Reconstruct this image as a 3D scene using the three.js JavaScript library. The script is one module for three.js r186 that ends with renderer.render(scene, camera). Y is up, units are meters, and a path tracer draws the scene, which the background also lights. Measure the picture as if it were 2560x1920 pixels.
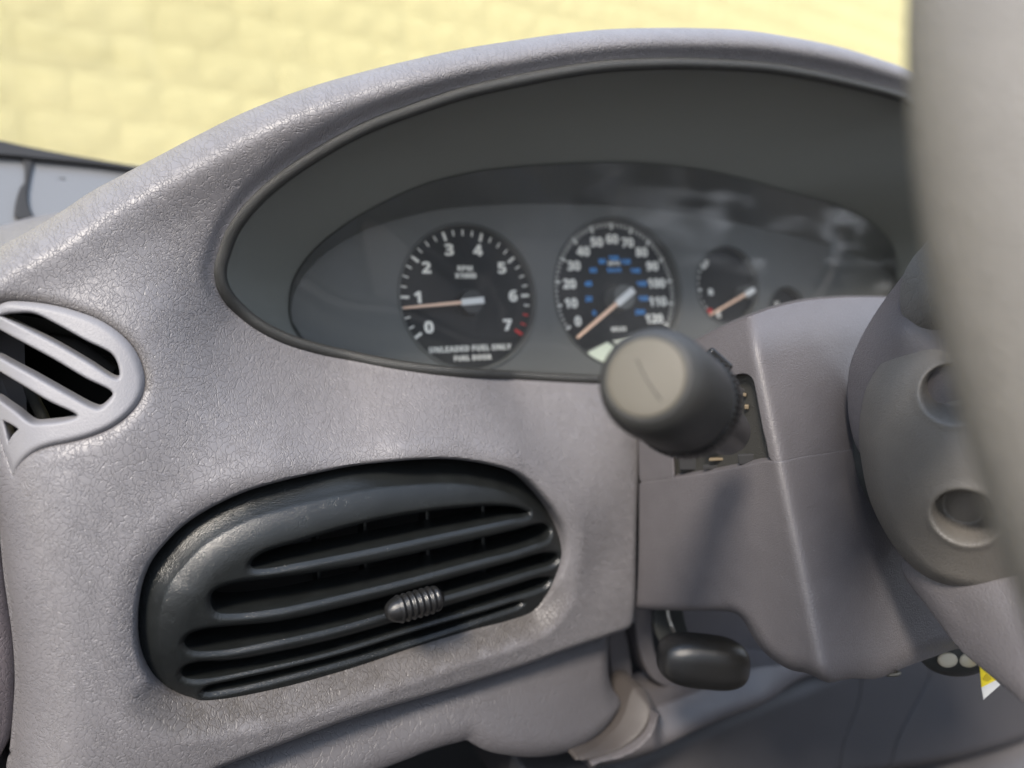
import * as THREE from 'three';
import { mergeGeometries, mergeVertices, toCreasedNormals } from 'three/addons/utils/BufferGeometryUtils.js';
import { RoundedBoxGeometry } from 'three/addons/geometries/RoundedBoxGeometry.js';

// ------------------------------------------------------------------ camera, sky, sun, exposure
const scene = new THREE.Scene();
const YAW = THREE.MathUtils.degToRad(25), PITCH = THREE.MathUtils.degToRad(8.54), F = 1844, EYE = new THREE.Vector3(0, 1.05, 0);
const camera = new THREE.PerspectiveCamera(2 * THREE.MathUtils.radToDeg(Math.atan(960 / F)), 4 / 3, 0.01, 300);
camera.position.copy(EYE);
camera.rotation.set(-PITCH, -YAW, 0, 'YXZ');
camera.focus = 0.305;
camera.userData.fStop = 4.3;
scene.add(camera);

const renderer = new THREE.WebGLRenderer({ antialias: true });
renderer.setSize(1024, 768);
renderer.toneMapping = THREE.LinearToneMapping;
renderer.toneMappingExposure = 4.3;
renderer.shadowMap.enabled = true;

const SUN = new THREE.Vector3(-0.48, 0.72, 0.52).normalize();
{
  const W = 512, H = 256, d = new Float32Array(W * H * 4);
  const hor = [0.95, 0.95, 0.92], zen = [0.48, 0.62, 0.88];
  for (let j = 0; j < H; j++) for (let i = 0; i < W; i++) {
    const el = ((j + 0.5) / H - 0.5) * Math.PI, t = Math.pow(Math.max(0, Math.sin(el)), 0.55);
    for (let c = 0; c < 3; c++) d[(j * W + i) * 4 + c] = (hor[c] + (zen[c] - hor[c]) * t) * 0.5;
    d[(j * W + i) * 4 + 3] = 1;
  }
  const sky = new THREE.DataTexture(d, W, H, THREE.RGBAFormat, THREE.FloatType);
  sky.mapping = THREE.EquirectangularReflectionMapping; sky.magFilter = sky.minFilter = THREE.LinearFilter; sky.needsUpdate = true;
  scene.background = sky; scene.environment = sky;
}
const sun = new THREE.DirectionalLight(0xfff4e6, 1.5);
sun.position.copy(EYE).addScaledVector(SUN, 12); sun.target.position.copy(EYE); sun.castShadow = true; sun.shadow.radius = 24;
sun.shadow.mapSize.set(2048, 2048);
Object.assign(sun.shadow.camera, { left: -9, right: 9, top: 9, bottom: -9, near: 0.5, far: 40 });
scene.add(sun, sun.target);

// ------------------------------------------------------------------ helpers
let seed = 7; const rnd = () => (seed = (seed * 1664525 + 1013904223) >>> 0) / 4294967296;
const V = (x, y, z) => new THREE.Vector3(x, y, z);
const clamp = (x, a = 0, b = 1) => Math.min(b, Math.max(a, x));
const sstep = (a, b, x) => { const t = clamp((x - a) / (b - a)); return t * t * (3 - 2 * t); };
const taken = new Map();
const numbered = (n) => { const k = taken.get(n) ?? 0; taken.set(n, k + 1); return k ? n + '_' + String(k).padStart(3, '0') : n; };
function thing(name, label, category, group) { const o = new THREE.Group(); o.name = numbered(name); o.userData = { label, category }; if (group) o.userData.group = group; scene.add(o); return o; }
function mesh(name, geo, mat, parent, label) {
  const m = new THREE.Mesh(geo, mat); m.name = parent ? name : numbered(name); m.castShadow = m.receiveShadow = true;
  if (label) m.userData.label = label;
  (parent ?? scene).add(m); return m;
}
function struct(name, geo, mat) { const m = mesh(name, geo, mat); m.userData.kind = 'structure'; return m; }

// A frame has its origin at the eye and looks along a yawed and pitched axis: local (x right, y up, depth forward). Photo points become places on surfaces given in it.
class Frame {
  constructor(yaw = 0, pitch = 0) {
    this.q = new THREE.Quaternion().setFromEuler(new THREE.Euler(THREE.MathUtils.degToRad(-pitch), THREE.MathUtils.degToRad(-yaw), 0, 'YXZ'));
    this.iq = this.q.clone().invert();
  }
  dir(px, py) { const v = V((px - 1280) / F, (960 - py) / F, -1).applyQuaternion(camera.quaternion).applyQuaternion(this.iq); return [v.x / -v.z, v.y / -v.z]; }
  world(x, y, d) { return V(x, y, -d).applyQuaternion(this.q).add(EYE); }
  local(p) { const v = p.clone().sub(EYE).applyQuaternion(this.iq); return [v.x, v.y, -v.z]; }
  flat(px, py, d) { const [a, b] = this.dir(px, py); return [a * d, b * d]; }
}
const worldDir = (px, py) => V((px - 1280) / F, (960 - py) / F, -1).applyQuaternion(camera.quaternion);
const atZ = (px, py, z) => { const d = worldDir(px, py); return EYE.clone().addScaledVector(d, z / -d.z); };
const atX = (px, py, x) => { const d = worldDir(px, py); return EYE.clone().addScaledVector(d, x / d.x); };

// Smooth surface depth(x, y) in a frame through sparse known places: thin plate spline.
class Surf {
  constructor(frame, pts, smooth = 0) {              // pts: [px, py, value, kind]; kind 'z' world forward distance (default), 'x' world x, 'd' frame depth
    this.f = frame;
    const P = pts.map(([px, py, v, k]) => {
      if (k === 'd') { const [a, b] = frame.dir(px, py); return [a * v, b * v, v]; }
      return frame.local(k === 'x' ? atX(px, py, v) : atZ(px, py, v));
    });
    const n = P.length, N = n + 3, A = [], U = (r2) => r2 > 1e-12 ? r2 * Math.log(r2) : 0;
    for (let i = 0; i < N; i++) A.push(new Float64Array(N + 1));
    for (let i = 0; i < n; i++) {
      for (let j = 0; j < n; j++) A[i][j] = U((P[i][0] - P[j][0]) ** 2 + (P[i][1] - P[j][1]) ** 2) + (i === j ? smooth : 0);
      A[i][n] = A[n][i] = 1; A[i][n + 1] = A[n + 1][i] = P[i][0]; A[i][n + 2] = A[n + 2][i] = P[i][1]; A[i][N] = P[i][2];
    }
    for (let c = 0; c < N; c++) {
      let p = c; for (let r = c + 1; r < N; r++) if (Math.abs(A[r][c]) > Math.abs(A[p][c])) p = r;
      [A[c], A[p]] = [A[p], A[c]];
      for (let r = 0; r < N; r++) if (r !== c) { const k = A[r][c] / A[c][c]; if (k) for (let q = c; q <= N; q++) A[r][q] -= k * A[c][q]; }
    }
    const w = A.map((r, i) => r[N] / r[i]);
    this.h = (x, y) => { let s = w[n] + w[n + 1] * x + w[n + 2] * y; for (let i = 0; i < n; i++) { const dx = x - P[i][0], dy = y - P[i][1]; s += w[i] * U(dx * dx + dy * dy); } return s; };
  }
  hit(px, py) {                                      // local x, y where the sight line meets the surface
    const [a, b] = this.f.dir(px, py); let lo = 0.02, hi = 1.5, d = 0.3;
    const g = (t) => t - this.h(a * t, b * t);
    let prev = g(0.06), pd = 0.06; for (let t = 0.062; t < 1.2; t += 0.002) { const v = g(t); if (prev < 0 && v >= 0) { lo = pd; hi = t; break; } prev = v; pd = t; }
    for (let k = 0; k < 30; k++) { d = (lo + hi) / 2; if (g(d) > 0) hi = d; else lo = d; }
    return [a * d, b * d];
  }
  world(x, y, off = 0) { return this.f.world(x, y, this.h(x, y) + off); }
}
const flatSurf = (frame, d) => ({ f: frame, h: () => d, hit: (px, py) => frame.flat(px, py, d), world: (x, y, o = 0) => frame.world(x, y, d + o) });

// closed smooth outline through points
function loop(pts, n = 320, tension = 0.5) {
  const c = new THREE.CatmullRomCurve3(pts.map(([x, y]) => V(x, y, 0)), true, 'centripetal', tension);
  return c.getSpacedPoints(n).slice(0, n).map((p) => [p.x, p.y]);
}
const trace = (surf, px, n, raw) => { const p = px.map(([a, b]) => surf.hit(a, b)); return raw ? p : loop(p, n); };

class Poly {
  constructor(p) {
    this.p = p; this.b = [1e9, 1e9, -1e9, -1e9];
    for (const [x, y] of p) { this.b[0] = Math.min(this.b[0], x); this.b[1] = Math.min(this.b[1], y); this.b[2] = Math.max(this.b[2], x); this.b[3] = Math.max(this.b[3], y); }
  }
  sd(x, y, far = 0.03) {                             // negative inside
    const b = this.b, ex = Math.max(b[0] - x, x - b[2]), ey = Math.max(b[1] - y, y - b[3]);
    if (ex > far || ey > far) return Math.max(ex, ey);
    let best = 1e9, s = 1; const p = this.p, n = p.length;
    for (let i = 0, j = n - 1; i < n; j = i++) {
      const ax = p[j][0], ay = p[j][1], bx = p[i][0] - ax, by = p[i][1] - ay, wx = x - ax, wy = y - ay;
      const t = clamp((wx * bx + wy * by) / (bx * bx + by * by + 1e-18)), dx = wx - bx * t, dy = wy - by * t, q = dx * dx + dy * dy;
      if (q < best) best = q;
      const c1 = y >= ay, c2 = y < p[i][1], c3 = bx * wy > by * wx;
      if ((c1 && c2 && c3) || (!c1 && !c2 && !c3)) s = -s;
    }
    return s * Math.sqrt(best);
  }
}
const along = (pts, n) => { const c = new THREE.CatmullRomCurve3(pts.map(([x, y]) => V(x, y, 0)), false, 'centripetal'); return c.getSpacedPoints(n).map((p) => [p.x, p.y]); };
function lineDist(p, x, y) {
  let best = 1e9, at = 0;
  for (let i = 1; i < p.length; i++) {
    const ax = p[i - 1][0], ay = p[i - 1][1], bx = p[i][0] - ax, by = p[i][1] - ay, t = clamp(((x - ax) * bx + (y - ay) * by) / (bx * bx + by * by + 1e-18));
    const q = Math.hypot(x - ax - bx * t, y - ay - by * t); if (q < best) { best = q; at = (i - 1 + t) / (p.length - 1); }
  }
  return [best, at];
}

// A trimmed sheet over a frame: outer outline, holes, depth function, and rolled edges (profile of [out, back] steps from the trimmed edge).
function sheet(frame, outer, holes, h, step, profile, split, tint) {
  const O = new Poly(outer), Hs = holes.map((q) => new Poly(q)), b = O.b;
  const sd = (x, y) => { let s = O.sd(x, y); for (const q of Hs) s = Math.max(s, -q.sd(x, y)); return s; };
  const nx = Math.ceil((b[2] - b[0]) / step) + 2, ny = Math.ceil((b[3] - b[1]) / step) + 2, x0 = b[0] - step, y0 = b[1] - step;
  const S = new Float32Array((nx + 1) * (ny + 1)), id = new Int32Array((nx + 1) * (ny + 1)).fill(-1);
  for (let j = 0; j <= ny; j++) for (let i = 0; i <= nx; i++) { let s = sd(x0 + i * step, y0 + j * step); if (Math.abs(s) < step * 0.04) s = s < 0 ? -step * 0.04 : step * 0.04; S[j * (nx + 1) + i] = s; }
  const L = [], tri = [], edge = new Map();          // L: local x, y, depth, u, v
  const add = (x, y) => { L.push([x, y, h(x, y), x, y]); return L.length - 1; };
  const node = (i, j) => { const k = j * (nx + 1) + i; if (id[k] < 0) id[k] = add(x0 + i * step, y0 + j * step); return id[k]; };
  const cut = (i, j, k, l) => {
    const a = j * (nx + 1) + i, c = l * (nx + 1) + k, key = Math.min(a, c) * 4 + (i !== k ? 0 : 1); if (edge.has(key)) return edge.get(key);
    const t = S[a] / (S[a] - S[c]), v = add(x0 + (i + (k - i) * t) * step, y0 + (j + (l - j) * t) * step); edge.set(key, v); return v;
  };
  for (let j = 0; j < ny; j++) for (let i = 0; i < nx; i++) {
    const c = [[i, j], [i + 1, j], [i + 1, j + 1], [i, j + 1]], s = c.map(([p, q]) => S[q * (nx + 1) + p]);
    const inn = s.filter((v) => v < 0).length; if (!inn) continue;
    const poly = [];
    for (let k = 0; k < 4; k++) { const m = (k + 1) % 4; if (s[k] < 0) poly.push(node(...c[k])); if ((s[k] < 0) !== (s[m] < 0)) poly.push(cut(...c[k], ...c[m])); }
    for (let k = 2; k < poly.length; k++) tri.push([poly[0], poly[k - 1], poly[k]]);
  }
  const used = new Map();
  for (const t of tri) for (let k = 0; k < 3; k++) { const a = t[k], c = t[(k + 1) % 3], key = a < c ? a * 4e6 + c : c * 4e6 + a; const u = used.get(key); if (u) u.n++; else used.set(key, { n: 1, a, c }); }
  const rows = new Map();
  const row = (v) => {
    if (rows.has(v)) return rows.get(v);
    const [x, y, d] = L[v], e = step * 0.5; let gx = sd(x + e, y) - sd(x - e, y), gy = sd(x, y + e) - sd(x, y - e); const l = Math.hypot(gx, gy) || 1; gx /= l; gy /= l;
    const pr = typeof profile === 'function' ? profile(x, y, gx, gy) : profile; let arc = 0, po = 0, pb = 0;
    const r = [v]; for (const [o, bk] of pr) { arc += Math.hypot(o - po, bk - pb); po = o; pb = bk; L.push([x + gx * o, y + gy * o, d + bk, x + gx * arc, y + gy * arc]); r.push(L.length - 1); }
    rows.set(v, r); return r;
  };
  if (profile) for (const { n, a, c } of [...used.values()]) if (n === 1) { const A = row(a), B = row(c); for (let k = 1; k < Math.min(A.length, B.length); k++) { tri.push([A[k - 1], A[k], B[k]], [A[k - 1], B[k], B[k - 1]]); } }
  const pos = new Float32Array(L.length * 3), uv = new Float32Array(L.length * 2);
  L.forEach(([x, y, d, u, v], i) => { const w = frame.world(x, y, d); pos[i * 3] = w.x; pos[i * 3 + 1] = w.y; pos[i * 3 + 2] = w.z; uv[i * 2] = u; uv[i * 2 + 1] = v; });
  const g = new THREE.BufferGeometry(); g.setAttribute('position', new THREE.BufferAttribute(pos, 3)); g.setAttribute('uv', new THREE.BufferAttribute(uv, 2));
  g.setIndex(tri.flat()); g.computeVertexNormals();
  if (tint) { const c = new Float32Array(L.length * 3); L.forEach(([x, y], i) => c.set(tint(x, y), i * 3)); g.setAttribute('color', new THREE.BufferAttribute(c, 3)); }
  if (!split) return g;
  const bins = new Map();                            // pieces of one moulding: same surface, separate meshes
  for (const t of tri) { const k = split((L[t[0]][0] + L[t[1]][0] + L[t[2]][0]) / 3, (L[t[0]][1] + L[t[1]][1] + L[t[2]][1]) / 3); if (!bins.has(k)) bins.set(k, []); bins.get(k).push(t); }
  const out = {};
  for (const [k, ts] of bins) {
    const re = new Map(), P = [], N = [], T = [], I = [], nn = g.attributes.normal.array;
    for (const t of ts) for (const v of t) { if (!re.has(v)) { re.set(v, P.length / 3); P.push(...pos.subarray(v * 3, v * 3 + 3)); N.push(...nn.subarray(v * 3, v * 3 + 3)); T.push(uv[v * 2], uv[v * 2 + 1]); } I.push(re.get(v)); }
    const q = new THREE.BufferGeometry(); q.setAttribute('position', new THREE.Float32BufferAttribute(P, 3)); q.setAttribute('normal', new THREE.Float32BufferAttribute(N, 3)); q.setAttribute('uv', new THREE.Float32BufferAttribute(T, 2)); q.setIndex(I);
    out[k] = q;
  }
  return out;
}
// loft through rows of equally many points (THREE.Vector3), closed along the row or not
function loft(rows, closed = true) {
  const n = rows[0].length, P = [], T = [], I = []; let v = 0;
  rows.forEach((r, k) => { if (k) v += r[0].distanceTo(rows[k - 1][0]); let u = 0; for (let i = 0; i <= (closed ? n : n - 1); i++) { const p = r[i % n]; if (i) u += p.distanceTo(r[(i - 1) % n]); P.push(p.x, p.y, p.z); T.push(u, v); } });
  const m = closed ? n + 1 : n;
  for (let k = 1; k < rows.length; k++) for (let i = 0; i < m - 1; i++) { const a = (k - 1) * m + i, b = k * m + i; I.push(a, b, a + 1, a + 1, b, b + 1); }
  const g = new THREE.BufferGeometry(); g.setAttribute('position', new THREE.Float32BufferAttribute(P, 3)); g.setAttribute('uv', new THREE.Float32BufferAttribute(T, 2)); g.setIndex(I); g.computeVertexNormals();
  if (closed) { const N = g.attributes.normal; for (let k = 0; k < rows.length; k++) { const a = k * m, b = k * m + n, s = V(N.getX(a) + N.getX(b), N.getY(a) + N.getY(b), N.getZ(a) + N.getZ(b)).normalize(); N.setXYZ(a, s.x, s.y, s.z); N.setXYZ(b, s.x, s.y, s.z); } }
  return g;
}
const tube = (pts, r, n = 60, closed = false, seg = 10) => new THREE.TubeGeometry(new THREE.CatmullRomCurve3(pts, closed, 'centripetal'), n, r, seg, closed);
const orient = (g, from, to) => { g.applyQuaternion(new THREE.Quaternion().setFromUnitVectors(V(0, 1, 0), to.clone().sub(from).normalize())); g.translate(from.x, from.y, from.z); return g; };
const boxUV = (g) => { const p = g.attributes.position, n = g.attributes.normal, u = new Float32Array(p.count * 2); for (let i = 0; i < p.count; i++) { const ax = Math.abs(n.getX(i)), ay = Math.abs(n.getY(i)), az = Math.abs(n.getZ(i)); const X = p.getX(i), Y = p.getY(i), Z = p.getZ(i); if (ax > ay && ax > az) { u[i * 2] = Z; u[i * 2 + 1] = Y; } else if (ay > az) { u[i * 2] = X; u[i * 2 + 1] = Z; } else { u[i * 2] = X; u[i * 2 + 1] = Y; } } g.setAttribute('uv', new THREE.BufferAttribute(u, 2)); return g; };

// ------------------------------------------------------------------ procedural textures (tileable)
function noiseGrid(n, s) { let k = s * 7919 + 13; const r = () => (k = (k * 1664525 + 1013904223) >>> 0) / 4294967296; const a = new Float32Array(n * n); for (let i = 0; i < n * n; i++) a[i] = r(); return a; }
function valueNoise(n, s) {
  const a = noiseGrid(n, s);
  return (u, v) => { const x = u * n, y = v * n, i = Math.floor(x), j = Math.floor(y); let fx = x - i, fy = y - j; fx = fx * fx * (3 - 2 * fx); fy = fy * fy * (3 - 2 * fy); const i0 = ((i % n) + n) % n, j0 = ((j % n) + n) % n, i1 = (i0 + 1) % n, j1 = (j0 + 1) % n; return (a[j0 * n + i0] * (1 - fx) + a[j0 * n + i1] * fx) * (1 - fy) + (a[j1 * n + i0] * (1 - fx) + a[j1 * n + i1] * fx) * fy; };
}
function cells(nx, ny, s) {                          // returns second-nearest minus nearest distance, in cell units
  const a = noiseGrid(Math.max(nx, ny), s), b = noiseGrid(Math.max(nx, ny), s + 1), m = Math.max(nx, ny);
  return (u, v) => { const x = u * nx, y = v * ny, i = Math.floor(x), j = Math.floor(y); let f1 = 9, f2 = 9; for (let q = j - 1; q <= j + 1; q++) for (let p = i - 1; p <= i + 1; p++) { const k = (((q % ny) + ny) % ny) * m + (((p % nx) + nx) % nx), dx = p + a[k] - x, dy = q + b[k] - y, d = dx * dx + dy * dy; if (d < f1) { f2 = f1; f1 = d; } else if (d < f2) f2 = d; } return Math.sqrt(f2) - Math.sqrt(f1); };
}
function texture(n, fn, color) {
  const d = new Uint8Array(n * n * 4);
  for (let j = 0; j < n; j++) for (let i = 0; i < n; i++) { const v = fn((i + 0.5) / n, (j + 0.5) / n), k = (j * n + i) * 4; if (color) { d[k] = v[0] * 255; d[k + 1] = v[1] * 255; d[k + 2] = v[2] * 255; } else d[k] = d[k + 1] = d[k + 2] = clamp(v) * 255; d[k + 3] = 255; }
  const t = new THREE.DataTexture(d, n, n); t.wrapS = t.wrapT = THREE.RepeatWrapping; t.magFilter = THREE.LinearFilter; t.minFilter = THREE.LinearMipmapLinearFilter; t.generateMipmaps = true; if (color) t.colorSpace = THREE.SRGBColorSpace; t.needsUpdate = true; return t;
}
const sized = (t, m) => { const c = t.clone(); c.repeat.set(1 / m, 1 / m); c.needsUpdate = true; return c; };
const n8 = valueNoise(8, 1), n16 = valueNoise(16, 2), n40 = valueNoise(40, 3), n41 = valueNoise(40, 4), n128 = valueNoise(128, 5), n300 = valueNoise(300, 6), n12 = valueNoise(12, 8);
const cFine = cells(112, 84, 11), cMid = cells(60, 44, 15), cBig = cells(22, 16, 19);
const leatherBump = texture(2048, (u, v) => {        // embossed vinyl: flat plateaus parted by thin creases of two sizes
  const wx = (n40(u, v) - 0.5) * 0.016 + (n128(u, v) - 0.5) * 0.005, wy = (n41(u, v) - 0.5) * 0.016 + (n128(v, u) - 0.5) * 0.005;
  const a = sstep(0.01, 0.17, cFine(u + wx, v + wy)), b = sstep(0.0, 0.13, cMid(u + wx * 1.6, v + wy * 1.6)), c = sstep(0, 0.05, cBig(u + wx * 2.4, v + wy * 2.4));
  const m = sstep(0.28, 0.6, n12(u, v) * 0.6 + n40(v, u) * 0.4);
  return 0.05 + 0.3 * (a * m + (1 - m)) + 0.45 * b + 0.1 * c + 0.1 * n300(u, v);
});
const grainBump = texture(1024, (u, v) => 0.5 * n300(u, v) + 0.3 * n128(u, v) + 0.2 * valueGrain(u, v));
function valueGrain(u, v) { return n300(v * 2 + 0.3, u * 2 + 0.1); }
const cWheel = cells(60, 44, 31);
const wheelBump = texture(1024, (u, v) => sstep(0, 0.35, cWheel(u + (n40(u, v) - 0.5) * 0.02, v + (n41(u, v) - 0.5) * 0.02)) * 0.8 + 0.2 * n300(u, v));
const soilMap = texture(1024, (u, v) => { const t = 0.93 + 0.07 * (0.5 * n8(u, v) + 0.3 * n40(u, v) + 0.2 * n300(u, v)); return [t, t, t * 0.995]; }, true);
const filmMap = texture(1024, (u, v) => {             // wiped dust film on the dial lens: 0.6 m across, streaks to the upper right
  const x = u * 0.6, y = v * 0.6 - 0.2; const st = valueStreak(x * 1.1 + y * 0.55, y * 6 - x * 1.2), st2 = n40(u * 0.7 + v * 0.3, v * 2.6);
  const w = sstep(0.2, 0.34, x) * sstep(-0.02, 0.03, y + 0.12 * (x - 0.3)) ; const f = 0.015 + 0.02 * n12(u, v) + 0.3 * w * Math.pow(sstep(0.45, 0.95, 0.6 * st + 0.4 * st2), 1.3) + (n300(u, v) > 0.985 ? 0.05 : 0);
  return 1 - f;
});
function valueStreak(a, b) { return n16(a * 2.2, b * 0.45); }
const dustMap = texture(1024, (u, v) => {            // black plastic with settled dust specks and scuffs
  const p = n300(u, v), q = n300(v + 0.37, u + 0.11), m = n16(u, v) * 0.6 + n40(u, v) * 0.4; const s = (p > 0.93 && q > 0.6 ? 0.5 : 0) * sstep(0.35, 0.7, m); const t = 0.17 + 0.05 * m + 0.02 * n128(u, v) + s * 0.35; return [t, t * 1.01, t * 1.0];
}, true);
const speckMap = texture(1024, (u, v) => { const p = n300(u * 3 % 1, v * 3 % 1), q = valueGrain(u * 1.7, v * 1.3), m = n16(u, v); const s = p > 0.955 && q > 0.55 && m > 0.35 ? 0.2 : 0; const t = 0.78 + 0.03 * (n40(u, v) - 0.5) + 0.02 * (n8(u, v) - 0.5) + s; return [t, t, t]; }, true);
const roughMap = texture(512, (u, v) => 0.82 + 0.18 * (0.6 * n16(u, v) + 0.4 * n128(u, v)));

const lin = (r, g, b) => new THREE.Color().setRGB(r, g, b);
const phys = (o) => new THREE.MeshPhysicalMaterial({ side: THREE.DoubleSide, ...o });
const M = {
  vinyl: phys({ vertexColors: true, color: lin(0.168, 0.16, 0.168), roughness: 0.43, bumpMap: sized(leatherBump, 0.12), bumpScale: 0.0004, map: sized(soilMap, 0.31) }),
  grey: phys({ color: lin(0.185, 0.172, 0.179), roughness: 0.4, bumpMap: sized(grainBump, 0.07), bumpScale: 0.0002, map: sized(speckMap, 0.23) }),
  lilac: phys({ color: lin(0.2, 0.196, 0.21), roughness: 0.5, bumpMap: sized(grainBump, 0.06), bumpScale: 0.0001, map: sized(soilMap, 0.23) }),
  black: phys({ color: lin(0.32, 0.35, 0.36), roughness: 0.26, bumpMap: sized(grainBump, 0.05), bumpScale: 0.00012, map: sized(dustMap, 0.09) }),
  charcoal: phys({ color: lin(0.04, 0.042, 0.04), roughness: 0.4, bumpMap: sized(grainBump, 0.07), bumpScale: 0.0001 }),
  bead: phys({ color: lin(0.03, 0.03, 0.028), roughness: 0.3, bumpMap: sized(grainBump, 0.05), bumpScale: 0.0001 }),
  liner: phys({ color: lin(0.17, 0.178, 0.165), roughness: 0.6, bumpMap: sized(grainBump, 0.07), bumpScale: 0.0001 }),
  gloss: phys({ color: lin(0.012, 0.012, 0.012), roughness: 0.2, bumpMap: sized(grainBump, 0.08), bumpScale: 0.00003 }),
  void: phys({ color: lin(0.02, 0.02, 0.021), roughness: 0.9 }),
  face: phys({ color: lin(0.1, 0.104, 0.1), roughness: 0.62, bumpMap: sized(grainBump, 0.05), bumpScale: 0.00004 }),
  wheel: phys({ color: lin(0.16, 0.15, 0.138), roughness: 0.6, bumpMap: sized(wheelBump, 0.09), bumpScale: 0.0003, map: sized(soilMap, 0.2) }),
  hub: phys({ color: lin(0.13, 0.12, 0.108), roughness: 0.5, bumpMap: sized(grainBump, 0.06), bumpScale: 0.0002, map: sized(soilMap, 0.2) }),
  carpet: phys({ color: lin(0.03, 0.028, 0.027), roughness: 1, bumpMap: sized(grainBump, 0.1), bumpScale: 0.001 }),
  clear: phys({ color: 0xffffff, roughness: 0.03, transmission: 1, thickness: 0, ior: 1.49 }),
  lens: phys({ color: 0xffffff, roughness: 0.04, transmission: 1, thickness: 0, ior: 1.49, transmissionMap: sized(filmMap, 0.6) }),
  needle: phys({ color: lin(0.85, 0.58, 0.42), roughness: 0.5 }),
  needleWhite: phys({ color: lin(0.75, 0.76, 0.74), roughness: 0.45 }),
  smoke: phys({ color: lin(0.07, 0.075, 0.072), roughness: 0.4 }),
};
console.log('textures done');

const D0 = new Frame(0, 0);

// ------------------------------------------------------------------ ground and block wall outside the windscreen
struct('ground', boxUV(new THREE.BoxGeometry(60, 0.1, 60).translate(0, -0.05, 0)), phys({ color: lin(0.36, 0.32, 0.27), roughness: 0.95, bumpMap: sized(grainBump, 0.8), bumpScale: 0.004 }));
{
  const wall = thing('block_wall', 'pale yellow painted split-face concrete block wall outside the windscreen', 'wall');
  const a = THREE.MathUtils.degToRad(11), U = V(Math.cos(a), 0, -Math.sin(a)), N = V(Math.sin(a), 0, Math.cos(a)), O = V(-0.75, 0, -4.15);
  const paint = [0.98, 1.0, 1.02].map((k) => phys({ color: lin(0.78 * k, 0.71 * k, 0.375 * k), roughness: 0.85, map: sized(soilMap, 0.9), bumpMap: sized(grainBump, 0.25), bumpScale: 0.004 }));
  const place = (m, s, y, n) => { m.position.copy(O).addScaledVector(U, s).addScaledVector(N, n); m.position.y = y; m.rotation.y = -a + 2 * a; };
  const slab = mesh('mortar_bed', boxUV(new THREE.BoxGeometry(26, 4.4, 0.3)), paint[0], wall); place(slab, 5, 2.2, -0.16);
  const geos = [];
  for (let k = 0; k < 5; k++) {
    const g = new THREE.PlaneGeometry(0.398, 0.1985, 8, 4), p = g.attributes.position, ph = rnd() * 9;
    for (let i = 0; i < p.count; i++) {
      const x = p.getX(i), y = p.getY(i), ex = Math.min(Math.abs(x), 0.197 - Math.abs(x)), e = Math.min(1, (0.098 - Math.abs(y)) / 0.02);
      let z = 0.016 + 0.008 * sstep(0, 0.06 + 0.05 * (0.5 - y / 0.2), ex) * (0.85 + 0.15 * e) + 0.004 * (Math.sin(ph + x * 31 + y * 17) + Math.sin(ph * 2 + y * 41 - x * 23)) * 0.5 + 0.006 * (rnd() - 0.5);
      if (Math.abs(x) > 0.1985 || Math.abs(y) > 0.099) z = 0.0145;
      p.setZ(i, z);
    }
    g.computeVertexNormals(); geos.push(g);
  }
  const test = V(0, 0, 0);
  for (let r = 4; r < 22; r++) for (let c = -8; c < 30; c++) {
    const s = c * 0.4 + (r % 2) * 0.2, y = r * 0.2 + 0.1;
    test.copy(O).addScaledVector(U, s); test.y = y; camera.updateMatrixWorld(); const q = test.clone().project(camera);
    if (q.z > 1 || q.x < -1.25 || q.x > 0.98 || q.y > 1.3 || q.y < 0.4 - 0.2 * (q.x < -0.5) + 0.2 * sstep(-0.6, 0.2, q.x)) continue;
    const m = mesh('block', geos[Math.floor(rnd() * 5)], paint[Math.floor(rnd() * 3)], wall); place(m, s, y, 0);
    if (rnd() > 0.5) m.rotation.z = Math.PI;
  }
}
console.log('wall', scene.children.at(-1).children.length);

// ------------------------------------------------------------------ dashboard skin
const dashPts = [
  // lower lip of the dial opening, then the shelf that slopes down from it
  [535, 690, 0.337], [580, 790, 0.342], [694, 862, 0.346], [868, 905, 0.35], [1280, 954, 0.356], [1600, 975, 0.358], [2100, 940, 0.352], [2450, 700, 0.335],
  [440, 930, 0.316], [900, 1035, 0.325], [1300, 1055, 0.331], [1560, 1080, 0.337],
  // round the vent
  [450, 1230, 0.301], [700, 1160, 0.303], [1000, 1105, 0.307], [1280, 1120, 0.312], [1480, 1220, 0.315], [1500, 1400, 0.312],
  [300, 1400, 0.296], [290, 1650, 0.292], [700, 1800, 0.292], [1000, 1700, 0.297], [1280, 1600, 0.303], [1540, 1500, 0.312], [300, 1900, 0.29],
  [120, 1500, 0.297], [120, 1800, 0.294], [120, 1250, 0.302],
  // shoulder left of the dials, up to the demister
  [300, 1080, 0.304], [200, 900, 0.316], [50, 850, 0.324], [50, 1050, 0.314], [380, 800, 0.32], [250, 700, 0.326], [50, 690, 0.33],
  // visor
  [600, 530, 0.33], [700, 430, 0.323], [868, 330, 0.315], [1042, 250, 0.309], [1280, 188, 0.304], [1600, 142, 0.302], [2032, 168, 0.304], [2281, 232, 0.308],
  [400, 500, 0.332], [620, 370, 0.322], [900, 230, 0.31], [1280, 130, 0.301], [1700, 95, 0.299], [2150, 150, 0.302],
];
const dashB = new Surf(D0, dashPts, 4e-6);
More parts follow.
